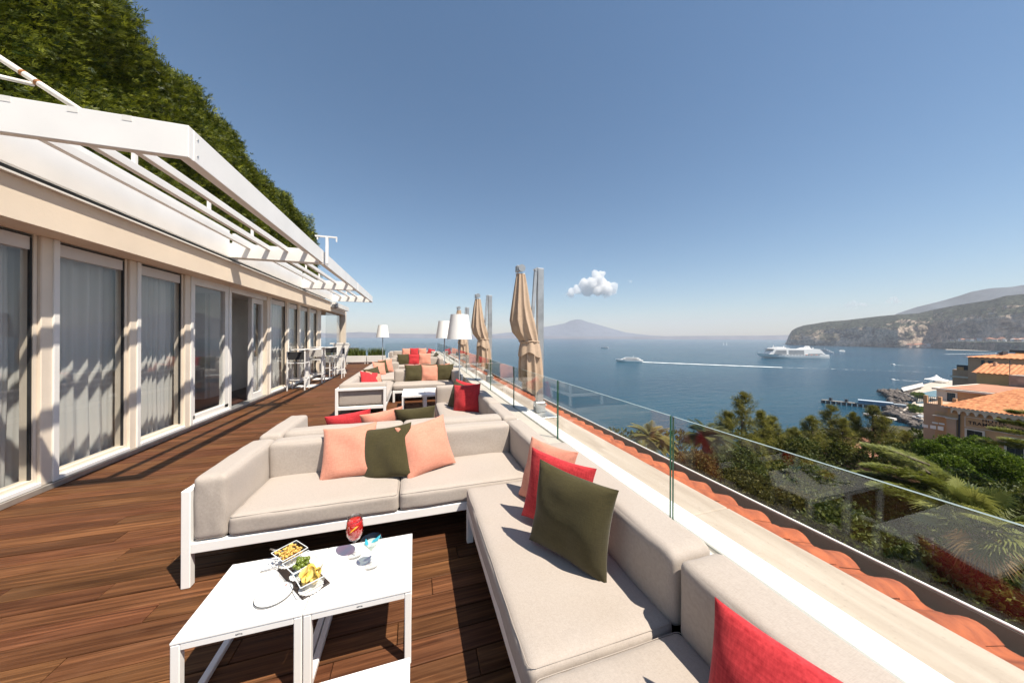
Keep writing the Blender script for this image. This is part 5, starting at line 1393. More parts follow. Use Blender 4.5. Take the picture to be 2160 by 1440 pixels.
def hotel_window(pa, pb, X, frame=TRIM):
    a = at_x(*pa, X); c = at_x(*pb, X); y0, y1 = min(a.y, c.y), max(a.y, c.y); z1 = a.z; z0 = z1 - 2.1
    w = part('window', frame, hotel, (X - 0.10, X - 0.003, y0 - 0.16, y0, z0, z1 + 0.16), (X - 0.10, X - 0.003, y1, y1 + 0.16, z0, z1 + 0.16), (X - 0.10, X - 0.003, y0, y1, z1, z1 + 0.16))
    part('pane', WINDK, w, (X - 0.03, X - 0.004, y0, y1, z0, z1)); part('glazing_bar', IRON, w, (X - 0.05, X - 0.031, (y0 + y1) / 2 - 0.03, (y0 + y1) / 2 + 0.03, z0, z1))
hotel_window((2040, 905.5), (2073, 909), X1); hotel_window((2124, 923), (2160, 927), X1)
# lower wing on the left with a roof terrace
zT = at_x(1960, 850, X1 + 1).z; yT = at_x(1948, 850, X1 + 1).y
part('wing_wall', PINKST, hotel, (X1 + 1, X1 + 14, yL + 0.01, yT, GZ, zT)); part('wing_recess', OCHRE, hotel, (X1 + 0.96, X1 + 0.998, yL + 0.3, yT - 1.0, GZ, zT - 0.9))
part('wing_ledge', TRIM, hotel, (X1 + 0.4, X1 + 0.995, yL + 0.2, yL + 1.4, zT - 1.5, zT - 1.4)); part('terrace_rail', IRON, hotel, (X1 + 1.1, X1 + 1.14, yL + 1.2, yT, zT + 0.86, zT + 0.92), *[(X1 + 1.11, X1 + 1.13, yL + 1.3 + 0.16 * i, yL + 1.33 + 0.16 * i, zT + 0.01, zT + 0.86) for i in range(12)])
for k in range(3): part('terrace_pier', OCHRE, hotel, (X1 + 0.97, X1 + 1.3, yT - 0.3 - k * 1.2, yT - k * 1.2, zT + 0.005, zT + 1.0))
# set-back storey with a balcony door and pale cornice
X2 = 71.0
z2 = at_x(1975, 817, X2).z; y2 = at_x(1976, 817, X2).y
part('upper_wall', OCHRE, hotel, (X2, X2 + 12, 4.0, y2, zT - 2, z2 - 0.25)); part('upper_cornice', TRIM, hotel, (X2 - 0.35, X2 + 12.3, 4.0, y2 + 0.35, z2 - 0.25, z2)); part('upper_roof', FROOF, hotel, (X2 + 0.2, X2 + 12, 4.0, y2 - 0.2, z2 + 0.002, z2 + 0.06))
part('corner_strip', TRIM, hotel, (X2 - 0.06, X2 - 0.003, y2 - 0.8, y2, zT - 1, z2 - 0.26))
hotel_window((1998, 827.5), (2016, 829), X2)
part('solar_panel', M('dull_red_sheet', (0.30, 0.15, 0.10), 0.6), hotel, (X2 + 3, X2 + 5, 8, 17, z2 + 0.3, z2 + 0.38)); part('solar_panel', M('dull_red_sheet_b', (0.32, 0.16, 0.11), 0.6), hotel, (X2 + 6.5, X2 + 8.5, 9, 17, z2 + 0.3, z2 + 0.38))

back = thing('villa_building', 'yellow villa with hipped clay roof behind the hotel', 'building', (0, 0, 0))
X3 = 86.0; z3 = at_x(2060, 786, X3).z; y3 = at_x(2060, 786, X3).y
part('wall', OCHRE2, back, (X3, X3 + 14, 2.0, y3, GZ, z3)); part('grey_annex', GREYST, back, (X3 - 3.0, X3 - 0.01, 2.0, at_x(2128, 790, X3 - 3).y, GZ, at_x(2128, 791, X3 - 3).z))
yr3 = at_x(2076, 768, X3 + 5).y; zr3 = at_x(2090, 767, X3 + 5).z
tiled_slope(back, (X3 - 0.4, y3 + 0.4, z3), (X3 - 0.4, 2.0, z3), (X3 + 5, yr3, zr3), (X3 + 5, 2.0, zr3), 10, 50, amp=0.1)
tiled_slope(back, (X3 + 13, y3 + 0.4, z3), (X3 - 0.4, y3 + 0.4, z3), (X3 + 5.1, yr3, zr3), (X3 + 4.9, yr3, zr3), 10, 26, amp=0.1)
part('chimney', PINKST, back, (X3 + 3.4, X3 + 4.0, at_x(2104, 765, X3 + 4).y, at_x(2098, 765, X3 + 4).y, z3, zr3 + 0.35))
b = MB(); q = at_x(2134, 760, X3); b.tube([(X3 - 0.6, q.y, at_x(2134, 805, X3).z), (X3 - 0.6, q.y, q.z)], 0.04, 5); b.build('mast', IRON, back)
top = thing('tower_building', 'tall ochre palazzo with roof terrace farthest back of the hotel group', 'building', (0, 0, 0))
X4 = 104.0; z4 = at_x(2041, 753, X4).z; y4 = at_x(2042, 753, X4).y
part('wall', PINKST, top, (X4, X4 + 20, 2.0, y4, GZ, z4)); 
tiled_slope(top, (X4 - 0.5, y4 + 0.4, z4), (X4 - 0.5, 2.0, z4), (X4 + 6, y4 - 3, z4 + 0.7), (X4 + 6, 2.0, z4 + 0.7), 6, 50, amp=0.12)
zb4 = at_x(2012, 779, X4 + 2).z; yb4 = at_x(2009, 779, X4 + 2).y
part('lower_wing', PINKST, top, (X4 + 2, X4 + 18, y4 + 0.01, yb4, GZ, zb4)); part('wing_string', TRIM, top, (X4 + 1.8, X4 + 1.99, y4, yb4 + 0.2, zb4 - 1.6, zb4 - 1.3))
part('terrace_rail', IRON, top, (X4 + 2.0, X4 + 2.1, y4 + 0.02, at_x(2018, 768, X4 + 2).y, zb4 + 0.01, zb4 + 1.0)); part('wing_pier', OCHRE, top, (X4 + 1.9, X4 + 2.6, yb4 - 1.4, yb4 - 0.6, zb4 + 0.005, zb4 + 0.6))
for (pa, pb, hh) in (((2070, 759), (2077, 760), 2.2), ((2084, 760.5), (2096, 761.5), 1.2)):
    a = at_x(*pa, X4); c = at_x(*pb, X4); w = part('window', IRON, top, (X4 - 0.05, X4 - 0.003, min(a.y, c.y), max(a.y, c.y), a.z - hh, a.z)); part('pane', WINDK, w, (X4 - 0.07, X4 - 0.051, min(a.y, c.y) + .08, max(a.y, c.y) - .08, a.z - hh + .08, a.z - .08))
X5 = 112.0; a = at_x(2142, 743, X5)
part('penthouse', OCHRE2, top, (X5, X5 + 8, 0.0, a.y, z4, a.z)); part('penthouse_roof', IRON, top, (X5 - 0.6, X5 + 8, 0.0, a.y + 0.5, a.z + 0.002, a.z + 0.5)); part('penthouse_lintel', OCHRE, top, (X5 - 0.3, X5 - 0.003, 0, a.y - 0.5, a.z - 1.5, a.z - 1.0))
b = MB(); b.hexa([(X4 + 3, a.y, z4 + 0.6), (X4 + 5, a.y, z4 + 0.6), (X4 + 5, at_x(2110, 748, X4 + 4).y, z4 + .75), (X4 + 3, at_x(2110, 748, X4 + 4).y, z4 + .75), (X4 + 3, a.y, z4 + 1.25), (X4 + 5, a.y, z4 + 1.25), (X4 + 5, at_x(2110, 748, X4 + 4).y, z4 + .9), (X4 + 3, at_x(2110, 748, X4 + 4).y, z4 + .9)]); b.build('stair_roof', IRON, top)
# hotel courtyard with sun-shade panels
yd = thing('courtyard_terrace', 'tiled hotel courtyard with white privacy panels and small palms', 'courtyard', (0, 0, 0))
part('paving', FROOF, yd, (X1 - 9, X1 + 0.9, yL + 0.02, yL + 9, GZ + 1.0, GZ + 3.2))
for k, (pa_, pb_) in enumerate((((1945, 894), (1957, 902)), ((1962, 896), (1974, 905)), ((1978, 898), (1990, 908)), ((1966, 889), (1978, 894)), ((1980, 891), (1992, 896)))):
    u_ = at_x(*pa_, X1 - 1.5 + (k // 3) * 0.8); w_ = at_x(*pb_, X1 - 1.5 + (k // 3) * 0.8); part('privacy_panel', WHITE2, yd, (u_.x, u_.x + 0.05, w_.y, u_.y, w_.z, u_.z))
part('brick_arch', OCHRE, yd, (X1 - 1.0, X1 - 0.6, yL + 5.2, yL + 5.5, GZ + 3.2, at_x(1935, 893, X1).z)); part('brick_arch', OCHRE, yd, (X1 - 1.0, X1 - 0.6, yL + 6.2, yL + 6.5, GZ + 3.2, at_x(1925, 893, X1).z)); part('pergola_beam', WHITE2, yd, (X1 - 1.1, X1 - 0.5, yL + 4.2, yL + 7.4, at_x(1935, 892, X1).z, at_x(1935, 892, X1).z + 0.25))

# ----------------------------------------------------------------- harbour at the foot of the cliff
STONE = M('quay_stone', (0.46, 0.40, 0.33), 0.9, var=0.18, vscale=0.15)
ROCK = M('dark_breakwater_rock', (0.075, 0.058, 0.050), 0.9, var=0.6, vscale=0.4, col2=(0.19, 0.16, 0.14))
QZ = SEA + 2.4
def pxpoly(pts, z): return [(at_z(x, y, z).x, at_z(x, y, z).y) for x, y in pts]
b = MB(); b.prism(pxpoly([(1894, 826), (1975, 803), (2060, 800), (2100, 812), (2010, 850), (1962, 838), (1935, 842)], QZ), SEA - 2, QZ); o = b.build('harbour_quay', STONE); tag(o, 'paved harbour quay with a small basin beside the breakwater', kind='structure')
b = MB(); b.prism(pxpoly([(1900, 874), (1930, 851), (1975, 850), (2060, 862), (2060, 900), (1945, 887)], QZ + 0.01), SEA - 2, QZ); o = b.build('seaside_promenade', STONE); tag(o, 'paved seaside promenade between the two rock mounds', kind='structure')
b = MB(); b.prism(pxpoly([(1927, 838), (1945, 828), (1978, 822), (1978, 836), (1950, 838)], QZ + 0.05), QZ - .3, QZ + 0.05); o = b.build('harbour_basin_water', M('basin_water', (0.03, 0.12, 0.13), 0.1)); tag(o, 'small still harbour basin inside the quay', kind='structure')
def rocks(label, pts, n, seed):
    rg = np.random.default_rng(seed); v, f = ico(1, 1); V = []; T = []
    quad = [at_sea(*p) for p in pts]
    for k in range(n):
        u, w = rg.random(), rg.random(); p = quad[0].lerp(quad[1], u).lerp(quad[3].lerp(quad[2], u), w); h = 3.4 * math.sin(math.pi * min(1, 0.08 + w * 0.85)) * rg.random() ** 0.3
        s = rg.uniform(0.9, 2.1, 3); b0 = len(V); jit = rg.normal(0, 0.18, (len(v), 3))
        V += [(p.x + (q[0] + j[0]) * s[0], p.y + (q[1] + j[1]) * s[1], SEA + h + (q[2] + j[2]) * s[2] * 0.8) for q, j in zip(v, jit)]; T += [tuple(b0 + i for i in fa) for fa in f]
    o = new_obj('breakwater_rocks', arr_mesh('breakwater_rocks', np.array(V), np.array(T)), ROCK); tag(o, label, 'rocks', kind='stuff')
rocks('upper mound of dark breakwater rocks left of the quay', [(1850, 824), (1900, 824), (1945, 846), (1880, 852)], 330, 3)
rocks('lower mound of dark breakwater rocks below the pier', [(1856, 872), (1902, 868), (1950, 892), (1925, 900)], 330, 4)
rocks('rocks at the root of the pier', [(1868, 856), (1915, 852), (1905, 874), (1872, 872)], 170, 5)
pier = thing('wooden_pier', 'long narrow pier on piles reaching into the bay', 'pier', (0, 0, 0))
pa, pb = at_z(1733, 843, QZ), at_z(1912, 861, QZ)
b = MB(); b.bar(pa, pb, 3.2, 0.5); b.build('walkway', M('pier_planks', (0.30, 0.26, 0.22), 0.9, var=0.2, vscale=.4), pier)
for k in range(15):
    q = pa.lerp(pb, (k + 0.3) / 15); b = MB(); b.box(q.x - 1.3, q.x + 1.3, q.y - 0.7, q.y + 0.7, SEA - 2, QZ - 0.26); b.build('pile', IRON, pier)
for f_ in (0.12, 0.32):
    q = pa.lerp(pb, f_); b = MB(); b.box(q.x - 0.8, q.x + 0.8, q.y - 0.8, q.y + 0.8, QZ + 0.26, QZ + 2.6); b.build('mooring_stand', IRON, pier)
sh = thing('pier_shelter', 'long white and blue roofed shelter on the landward half of the pier', 'shelter', (0, 0, 0))
qa, qb = pa.lerp(pb, 0.46), pa.lerp(pb, 0.86); up3 = Vector((0, 0, 3.0))
b = MB(); b.bar(qa + up3, qb + up3, 4.2, 0.5); b.build('roof', M('pale_shelter_roof', (0.66, 0.72, 0.78), 0.4), sh)
b = MB(); b.bar(qa + up3 * .5, qb + up3 * .5, 3.4, 2.4); b.build('glazed_side', M('blue_shelter_glazing', (0.10, 0.22, 0.33), 0.25, var=.3, vscale=.6), sh)
qa2, qb2 = pa.lerp(pb, 0.86), pa.lerp(pb, 0.995); b = MB(); b.bar(qa2 + Vector((0, 0, 2.4)), qb2 + Vector((0, 0, 2.4)), 4, 0.4); b.bar(qa2 + Vector((0, 0, 1.2)), qb2 + Vector((0, 0, 1.2)), 3, 1.6); b.build('ticket_end', M('grey_shelter', (0.40, 0.44, 0.47), 0.5, var=.3, vscale=1), sh)
shed = thing('harbour_shed', 'long low harbour shed with a white flat roof', 'shed', (0, 0, 0))
ps = pxpoly([(1902, 823), (1946, 812), (1948, 817), (1907, 829)], QZ); b = MB(); b.prism(ps, QZ, QZ + 3.0); b.build('wall', GREYST, shed); b = MB(); b.prism(pxpoly([(1901, 819), (1946, 808.5), (1949, 814), (1906, 825)], QZ + 3.01), QZ + 3.01, QZ + 3.4); b.build('roof', WHITE2, shed)
tent = thing('harbour_tent', 'white peaked marquee tent on the quay', 'tent', (0, 0, 0))
c = at_z(1975, 806, QZ); b = MB(); b.lathe([(9.5, 3.2), (5.5, 4.3), (2.6, 6.2), (0.05, 9.2)], 8, (c.x, c.y, QZ)); b.build('canopy', M('tent_white', (0.82, 0.80, 0.77), 0.7), tent)
for k in range(8):
    a_ = k * math.pi / 4; b = MB(); b.tube([(c.x + 9.3 * math.cos(a_), c.y + 9.3 * math.sin(a_), QZ), (c.x + 9.3 * math.cos(a_), c.y + 9.3 * math.sin(a_), QZ + 3.2)], 0.15, 5); b.build('pole', WHITE, tent)
for i, (pp, nm) in enumerate((([(1893, 826), (1935, 843)], 'white harbour wall above the upper rock mound'), ([(1899, 875), (1930, 851)], 'white sea wall of the promenade'), ([(1899, 876), (1945, 889)], 'low grey wall above the lower rock mound'))):
    b = MB(); q = [at_z(*p, QZ) for p in pp]; b.bar(q[0] + Vector((0, 0, .7)), q[1] + Vector((0, 0, .7)), 0.9, 1.6); o = b.build('harbour_wall', STONE if i < 2 else GREYST); tag(o, nm, 'wall', 'harbour walls')
rn = random.Random(4)
carm = {}
for k in range(16):
    px, py = rn.uniform(1915, 1946), rn.uniform(858, 884)
    if py < 851 + (1930 - px) * 0.8: py += 14
    q = at_z(px, min(py, 886), QZ); b = MB(); b.box(-2.0, 2.0, -0.85, 0.85, 0.25, 0.85, 0.12); b.box(-1.1, 1.0, -0.75, 0.75, 0.85, 1.4, 0.15)
    for sx in (-1.25, 1.25):
        for sy_ in (-0.8, 0.8): b.tube([(sx, sy_ - 0.08, 0.3), (sx, sy_ + 0.08, 0.3)], 0.3, 8)
    ci = k % 4; cm2 = carm.setdefault(ci, M('car_paint_%d' % ci, [(0.75, 0.75, 0.74), (0.10, 0.11, 0.13), (0.42, 0.43, 0.45), (0.35, 0.05, 0.05)][ci], 0.3, var=0.02))
    o = b.build('parked_car', cm2, None, (q.x, q.y, QZ + 0.02), (0, 0, rn.choice((0.3, 0.35, 1.9)))); tag(o, 'tiny ' + ['white', 'dark', 'grey', 'red'][ci] + ' car parked on the seaside promenade', 'car', ['white', 'dark', 'grey', 'red'][ci] + ' cars on the promenade')
for k, (px, py) in enumerate(((1934, 868), (1940, 873), (1926, 874), (1937, 838), (1942, 845))):
    q = at_z(px, py, QZ); bl = [(Vector((q.x + rn.uniform(-2, 2), q.y + rn.uniform(-2, 2), QZ + rn.uniform(2.5, 4))), 2.0, 2.0, 1.6) for j in range(3)]
    tt = leafy_mass('promenade_tree', ['left small green tree on the promenade', 'right small green tree on the promenade', 'lowest small green tree on the promenade', 'green tree at the quay corner by the hotel', 'second green tree at the quay corner by the hotel'][k], 'tree', bl, GREENB, 500, 0.8, 400 + k, BUNCH, 'small trees in the harbour', trunk=False)
jet = thing('bathing_jetty', 'pale bathing jetty in shallow water below the rocks', 'jetty', (0, 0, 0)); q0_, q1_ = at_z(1866, 915, SEA + 1.2), at_z(1902, 919, SEA + 1.2)
b = MB(); b.bar(q0_, q1_, 2.2, 0.4); b.build('walkway', STONE, jet)
for f_ in (.1, .45, .8): q = q0_.lerp(q1_, f_); b = MB(); b.box(q.x - .3, q.x + .3, q.y - .3, q.y + .3, SEA - 1, SEA + 1); b.build('post', IRON, jet)

# ----------------------------------------------------------------- ships
SHIPW = M('ship_white_paint', (0.80, 0.78, 0.75), 0.4, var=0.03, vscale=0.05)
SHIPD = M('ship_dark_glazing', (0.09, 0.10, 0.11), 0.3, var=0.3, vscale=0.2)
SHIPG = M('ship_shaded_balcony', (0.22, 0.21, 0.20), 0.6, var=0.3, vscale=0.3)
ORANGE = M('lifeboat_orange', (0.65, 0.16, 0.06), 0.5)
def loft(sections):
    """sections: list of rings with equal vertex counts"""
    n = len(sections[0]); b = MB(); vs = [p for s in sections for p in s]; fs = []
    for j in range(len(sections) - 1):
        for i in range(n): fs.append((j * n + i, j * n + (i + 1) % n, (j + 1) * n + (i + 1) % n, (j + 1) * n + i))
    fs.append(tuple(range(n - 1, -1, -1))); fs.append(tuple((len(sections) - 1) * n + i for i in range(n))); b.add(vs, fs); return b
def hull(L_, B, D_, rake, sheer=1.2, stern_rake=0.04):
    secs = []
    for k in range(13):
        t = k / 12; w = B / 2 * (1 - max(0, (t - 0.62) / 0.38) ** 2.2) * (0.86 + 0.14 * min(1, t / 0.12)); w = max(w, 0.12)
        zt = D_ + sheer * max(0, t - 0.5) ** 2 * 4; xt = t * L_; xb = t * L_ * (1 - rake) + stern_rake * L_ * (1 - t)
        wb = w * (0.85 if t < 0.6 else 0.85 * (1 - ((t - 0.6) / 0.4) ** 1.3) + 0.02)
        secs.append([(xb, -wb, -1.5), (xb, wb, -1.5), (xt * 0.6 + xb * 0.4, w * 0.97, zt * 0.45), (xt, w, zt), (xt, -w, zt), (xt * 0.6 + xb * 0.4, -w * 0.97, zt * 0.45)])
    return loft(secs)
def place_ship(t, stern, bow):
    d = bow - stern; t.location = (stern.x, stern.y, SEA); t.rotation_euler = (0, 0, math.atan2(d.y, d.x)); return d.length
# cruise ship
cs = thing('cruise_ship', 'white cruise ship lying in the bay before the headland', 'ship')
Ls = place_ship(cs, at_sea(1741, 755.6), at_sea(1594.5, 754.7))
Bs = 24.0; k_ = Ls / 100.0
hull(Ls, Bs, 10.5, 0.10, 3.0, -0.02).build('hull', SHIPW, cs)
def deckbox(x0, x1, w, z0, z1, m=SHIPW, name='deck', sl=0.0, sl2=0.0):
    b = MB(); b.hexa([(x0, -w / 2, z0), (x1, -w / 2, z0), (x1, w / 2, z0), (x0, w / 2, z0), (x0 + sl2, -w / 2 + .3, z1), (x1 - sl, -w / 2 + .3, z1), (x1 - sl, w / 2 - .3, z1), (x0 + sl2, w / 2 - .3, z1)]); return b.build(name, m, cs)
DK = [(10.6, 0.06, 0.86), (13.4, 0.075, 0.845), (16.2, 0.09, 0.83), (19.0, 0.105, 0.815), (21.8, 0.125, 0.80)]
for i, (z, a, c) in enumerate(DK):
    deckbox(Ls * a, Ls * c, Bs - 0.6 - i * 0.3, z, z + 2.75, SHIPW, 'deck', 2.0, 1.2)
    for (u0, u1) in ((0.36, 0.58), (0.61, 0.79 - 0.01 * i)):
        if i < 4: deckbox(Ls * u0, Ls * u1, Bs - 0.1 - i * 0.3, z + 0.9, z + 2.4, SHIPG, 'balcony_row')
deckbox(Ls * 0.10, Ls * 0.30, Bs - 0.1, 12.2, 12.9, SHIPD, 'window_row')
for k in range(6):
    b = MB(); x_ = Ls * (0.14 + 0.035 * k); b.box(x_, x_ + 5, -Bs / 2 - 0.5, -Bs / 2 + 1.0, 8.6, 10.4, 0.4); b.build('lifeboat', ORANGE if k % 2 else SHIPD, cs)
    b = MB(); b.box(x_, x_ + 5, Bs / 2 - 1.0, Bs / 2 + 0.5, 8.6, 10.4, 0.4); b.build('lifeboat', ORANGE if k % 2 else SHIPD, cs)
for side in (-1, 1):
    for k in range(9):
        x_ = Ls * (0.36 + 0.045 * k); b = MB(); b.box(x_, x_ + 4.5, side * (Bs / 2 + 0.02) - 0.1, side * (Bs / 2 + 0.02) + 0.1, 8.2, 9.2); b.build('window_strip', SHIPD, cs)
deckbox(Ls * 0.55, Ls * 0.80, Bs - 3, 24.6, 27.2, SHIPW, 'bridge_deck', 3, 2); deckbox(Ls * 0.795, Ls * 0.835, Bs + 1.5, 21.9, 23.6, SHIPD, 'bridge_window', 1.5, 0)
deckbox(Ls * 0.60, Ls * 0.74, Bs - 7, 27.25, 29.2, SHIPW, 'top_deck', 2, 2)
deckbox(Ls * 0.22, Ls * 0.40, 12, 24.6, 28.4, SHIPW, 'funnel_base', 14, 5); deckbox(Ls * 0.235, Ls * 0.30, 8, 28.5, 33.0, SHIPW, 'funnel', 5, 3)
for (f_, z) in ((0.18, 27.5), (0.60, 31.0), (0.75, 32.5)):
    b = MB(); v, f = ico(1.5, 2); b.add([Vector((Ls * f_, 0, z)) + q for q in v], f); b.tube([(Ls * f_, 0, z - 5), (Ls * f_, 0, z - 1)], 0.4, 6); b.build('radar_dome', SHIPW, cs, smooth=True)
b = MB(); b.tube([(Ls * 0.96, 0, 12), (Ls * 0.96, 0, 18)], 0.25, 5); b.build('bow_mast', SHIPW, cs)
def motor_yacht(label, stern, bow, B, decks, name='motor_yacht', D_=None, group=None):
    t = thing(name, label, 'boat', group=group); L_ = place_ship(t, stern, bow); D_ = D_ or L_ * 0.075
    hull(L_, B, D_, 0.10, D_ * 0.35, 0.0).build('hull', SHIPW, t)
    z = D_
    for i in range(decks):
        x0, x1 = L_ * (0.06 + 0.07 * i), L_ * (0.80 - 0.10 * i); h = L_ * 0.045 if decks > 1 else L_ * 0.09; w = B * (0.86 - 0.12 * i)
        b = MB(); b.hexa([(x0, -w / 2, z), (x1, -w / 2, z), (x1, w / 2, z), (x0, w / 2, z), (x0 + h * .5, -w / 2 * .92, z + h), (x1 - h * 1.6, -w / 2 * .92, z + h), (x1 - h * 1.6, w / 2 * .92, z + h), (x0 + h * .5, w / 2 * .92, z + h)]); b.build('cabin', SHIPW, t)
        b = MB(); b.box(x0 + L_ * 0.10, x1 - h * 1.7, -w / 2 - 0.03 * B, w / 2 + 0.03 * B, z + h * 0.40, z + h * 0.75); b.build('window_band', SHIPD, t); z += h * 1.02
    b = MB(); b.tube([(L_ * .35, 0, z), (L_ * .33, 0, z + L_ * .07)], L_ * 0.008, 5); b.build('mast', SHIPW, t); return t
motor_yacht('white motor yacht partly hidden behind the cruise ship stern', at_sea(1758, 745.5), at_sea(1704, 743.8), 12, 3)
motor_yacht('small white motor yacht right of the cruise ship', at_sea(1781, 741.3), at_sea(1769, 741.5), 7, 2, D_=2.4)
fy = motor_yacht('fast white ferry leaving a long straight wake', at_sea(1356, 763.5), at_sea(1297, 762.3), 12, 2, 'fast_ferry', D_=4.2)
motor_yacht('small speedboat with a short wake left of the hotel', at_sea(1887, 769.5), at_sea(1877, 768.5), 3.5, 1, 'speedboat', group='small boats in the bay')
motor_yacht('small speedboat heading right off the far beach', at_sea(2096, 745.4), at_sea(2103, 745.7), 4, 1, 'speedboat', group='small boats in the bay')
motor_yacht('low motorboat above the harbour quay', at_sea(1886, 801.3), at_sea(1879, 800), 3, 1, 'speedboat', group='small boats in the bay')
motor_yacht('low launch under the distant volcano', at_sea(1284, 734.4), at_sea(1266, 734), 6, 1, 'launch', group='small boats in the bay')
for k, (px, h) in enumerate(((1526, 22), (1532, 26))):
    q = at_sea(px, 727.3); t = thing('sailing_boat', ['left', 'right'][k] + ' tiny white sail on the distant water', 'sailboat', (q.x, q.y, SEA), 0.4, 'tiny distant sailing boats'); hull(16, 4, 1.6, .1).build('hull', SHIPW, t)
    b = MB(); b.add([(3, -.05, 2), (11, -.05, 2), (9, -.05, h), (3, .05, 2), (11, .05, 2), (9, .05, h)], [(0, 1, 2), (5, 4, 3), (0, 3, 4, 1), (1, 4, 5, 2), (2, 5, 3, 0)]); b.build('sail', SHIPW, t)
# wakes: churned foam lying on the water
def foam_mat(name, thr):
    m, nt, p, out = principled(name); N = nt.nodes; L = nt.links; p.inputs['Base Color'].default_value = (0.75, 0.78, 0.78, 1); p.inputs['Roughness'].default_value = 0.8
    tc = N.new('ShaderNodeTexCoord'); nz = N.new('ShaderNodeTexNoise'); nz.inputs['Scale'].default_value = 0.22; nz.inputs['Detail'].default_value = 5; L.new(tc.outputs['Object'], nz.inputs['Vector'])
    mr = N.new('ShaderNodeMapRange'); mr.inputs[1].default_value = thr; mr.inputs[2].default_value = thr + 0.22; L.new(nz.outputs['Fac'], mr.inputs[0]); L.new(mr.outputs[0], p.inputs['Alpha']); return m
def wake(label, pts, w0, w1, thr):
    q = [at_sea(*p) for p in pts]; V = []; F = []; n = 24
    for i in range(n + 1):
        u = i / n * (len(q) - 1); k = min(int(u), len(q) - 2); p = q[k].lerp(q[k + 1], u - k); d = (q[k + 1] - q[k]).normalized(); s = Vector((-d.y, d.x, 0)) * (w0 + (w1 - w0) * i / n) * (1 + 0.2 * math.sin(i * 2.1)) * 0.5
        V += [(p.x - s.x, p.y - s.y, SEA + 0.35), (p.x + s.x, p.y + s.y, SEA + 0.35)]
    for i in range(n): F.append((2 * i, 2 * i + 1, 2 * i + 3, 2 * i + 2))
    b = MB(); b.add(V, F); o = b.build('boat_wake', foam_mat('wake_foam', thr)); tag(o, label, 'wake', kind='stuff')
wake('white foam wake trailing far behind the ferry', [(1356, 763.7), (1500, 769.5), (1650, 775.2)], 15, 13, 0.15)
wake('fading outer part of the ferry wake', [(1655, 775.3), (1760, 778.5), (1990, 786)], 9, 6, 0.50)
wake('short wake of the speedboat left of the hotel', [(1887, 769.5), (1915, 771.5), (1990, 776)], 3, 3, 0.40)
wake('wake of the speedboat off the far beach', [(2097, 745.4), (2065, 746.3), (1994, 747)], 8, 10, 0.3)
wake('faint wake of the motorboat above the quay', [(1886, 801.3), (1930, 804), (1990, 806)], 2.2, 1.5, 0.35)
wake('thin wake under the distant volcano', [(1284, 734.4), (1340, 735.5)], 5, 4, 0.4)

# ----------------------------------------------------------------- headland, mountains and far shore
def hill_mat(name, c_green, c_rock, rock_amt, scale):
    m, nt, p, out = principled(name); N = nt.nodes; L = nt.links; p.inputs['Roughness'].default_value = 0.95; p.inputs['Specular IOR Level'].default_value = 0.1
    tc = N.new('ShaderNodeTexCoord'); ge_ = N.new('ShaderNodeNewGeometry'); sp_ = N.new('ShaderNodeSeparateXYZ'); L.new(ge_.outputs['Normal'], sp_.inputs[0])
    n1 = N.new('ShaderNodeTexNoise'); n1.inputs['Scale'].default_value = scale; n1.inputs['Detail'].default_value = 8; L.new(tc.outputs['Object'], n1.inputs['Vector'])
    n2 = N.new('ShaderNodeTexNoise'); n2.inputs['Scale'].default_value = scale * 4; n2.inputs['Detail'].default_value = 8; n2.inputs['Roughness'].default_value = 0.65; L.new(tc.outputs['Object'], n2.inputs['Vector'])
    n3 = N.new('ShaderNodeMapRange'); n3.inputs[1].default_value = 0.38; n3.inputs[2].default_value = 0.62; L.new(n2.outputs['Fac'], n3.inputs[0])
    # rock shows where the ground is steep and the noise opens the cover
    mr = N.new('ShaderNodeMapRange'); mr.inputs[1].default_value = 0.75; mr.inputs[2].default_value = 0.35; L.new(sp_.outputs['Z'], mr.inputs[0])
    mu = N.new('ShaderNodeMath'); mu.operation = 'MULTIPLY'; mr2 = N.new('ShaderNodeMapRange'); mr2.inputs[1].default_value = 0.62 - rock_amt; mr2.inputs[2].default_value = 0.70 - rock_amt * 0.6; L.new(n1.outputs['Fac'], mr2.inputs[0]); L.new(mr.outputs[0], mu.inputs[0]); L.new(mr2.outputs[0], mu.inputs[1])
    g = N.new('ShaderNodeMix'); g.data_type = 'RGBA'; g.inputs[6].default_value = (*[x * 0.25 for x in c_green], 1); g.inputs[7].default_value = (*[x * 2.6 for x in c_green], 1); L.new(n3.outputs[0], g.inputs[0])
    rk = N.new('ShaderNodeMix'); rk.data_type = 'RGBA'; rk.inputs[6].default_value = (*[x * 0.6 for x in c_rock], 1); rk.inputs[7].default_value = (*[x * 1.3 for x in c_rock], 1); L.new(n3.outputs[0], rk.inputs[0])
    mx = N.new('ShaderNodeMix'); mx.data_type = 'RGBA'; L.new(mu.outputs[0], mx.inputs[0]); L.new(g.outputs[2], mx.inputs[6]); L.new(rk.outputs[2], mx.inputs[7]); L.new(mx.outputs[2], p.inputs['Base Color'])
    bp = N.new('ShaderNodeBump'); bp.inputs['Strength'].default_value = 0.9; bp.inputs['Distance'].default_value = 10.0; L.new(n2.outputs['Fac'], bp.inputs['Height']); L.new(bp.outputs[0], p.inputs['Normal']); return m
def interp(tab, x):
    for (a, b_), (c, d) in zip(tab[:-1], tab[1:]):
        if a <= x <= c: return b_ + (d - b_) * (x - a) / (c - a)
    return tab[0][1] if x < tab[0][0] else tab[-1][1]
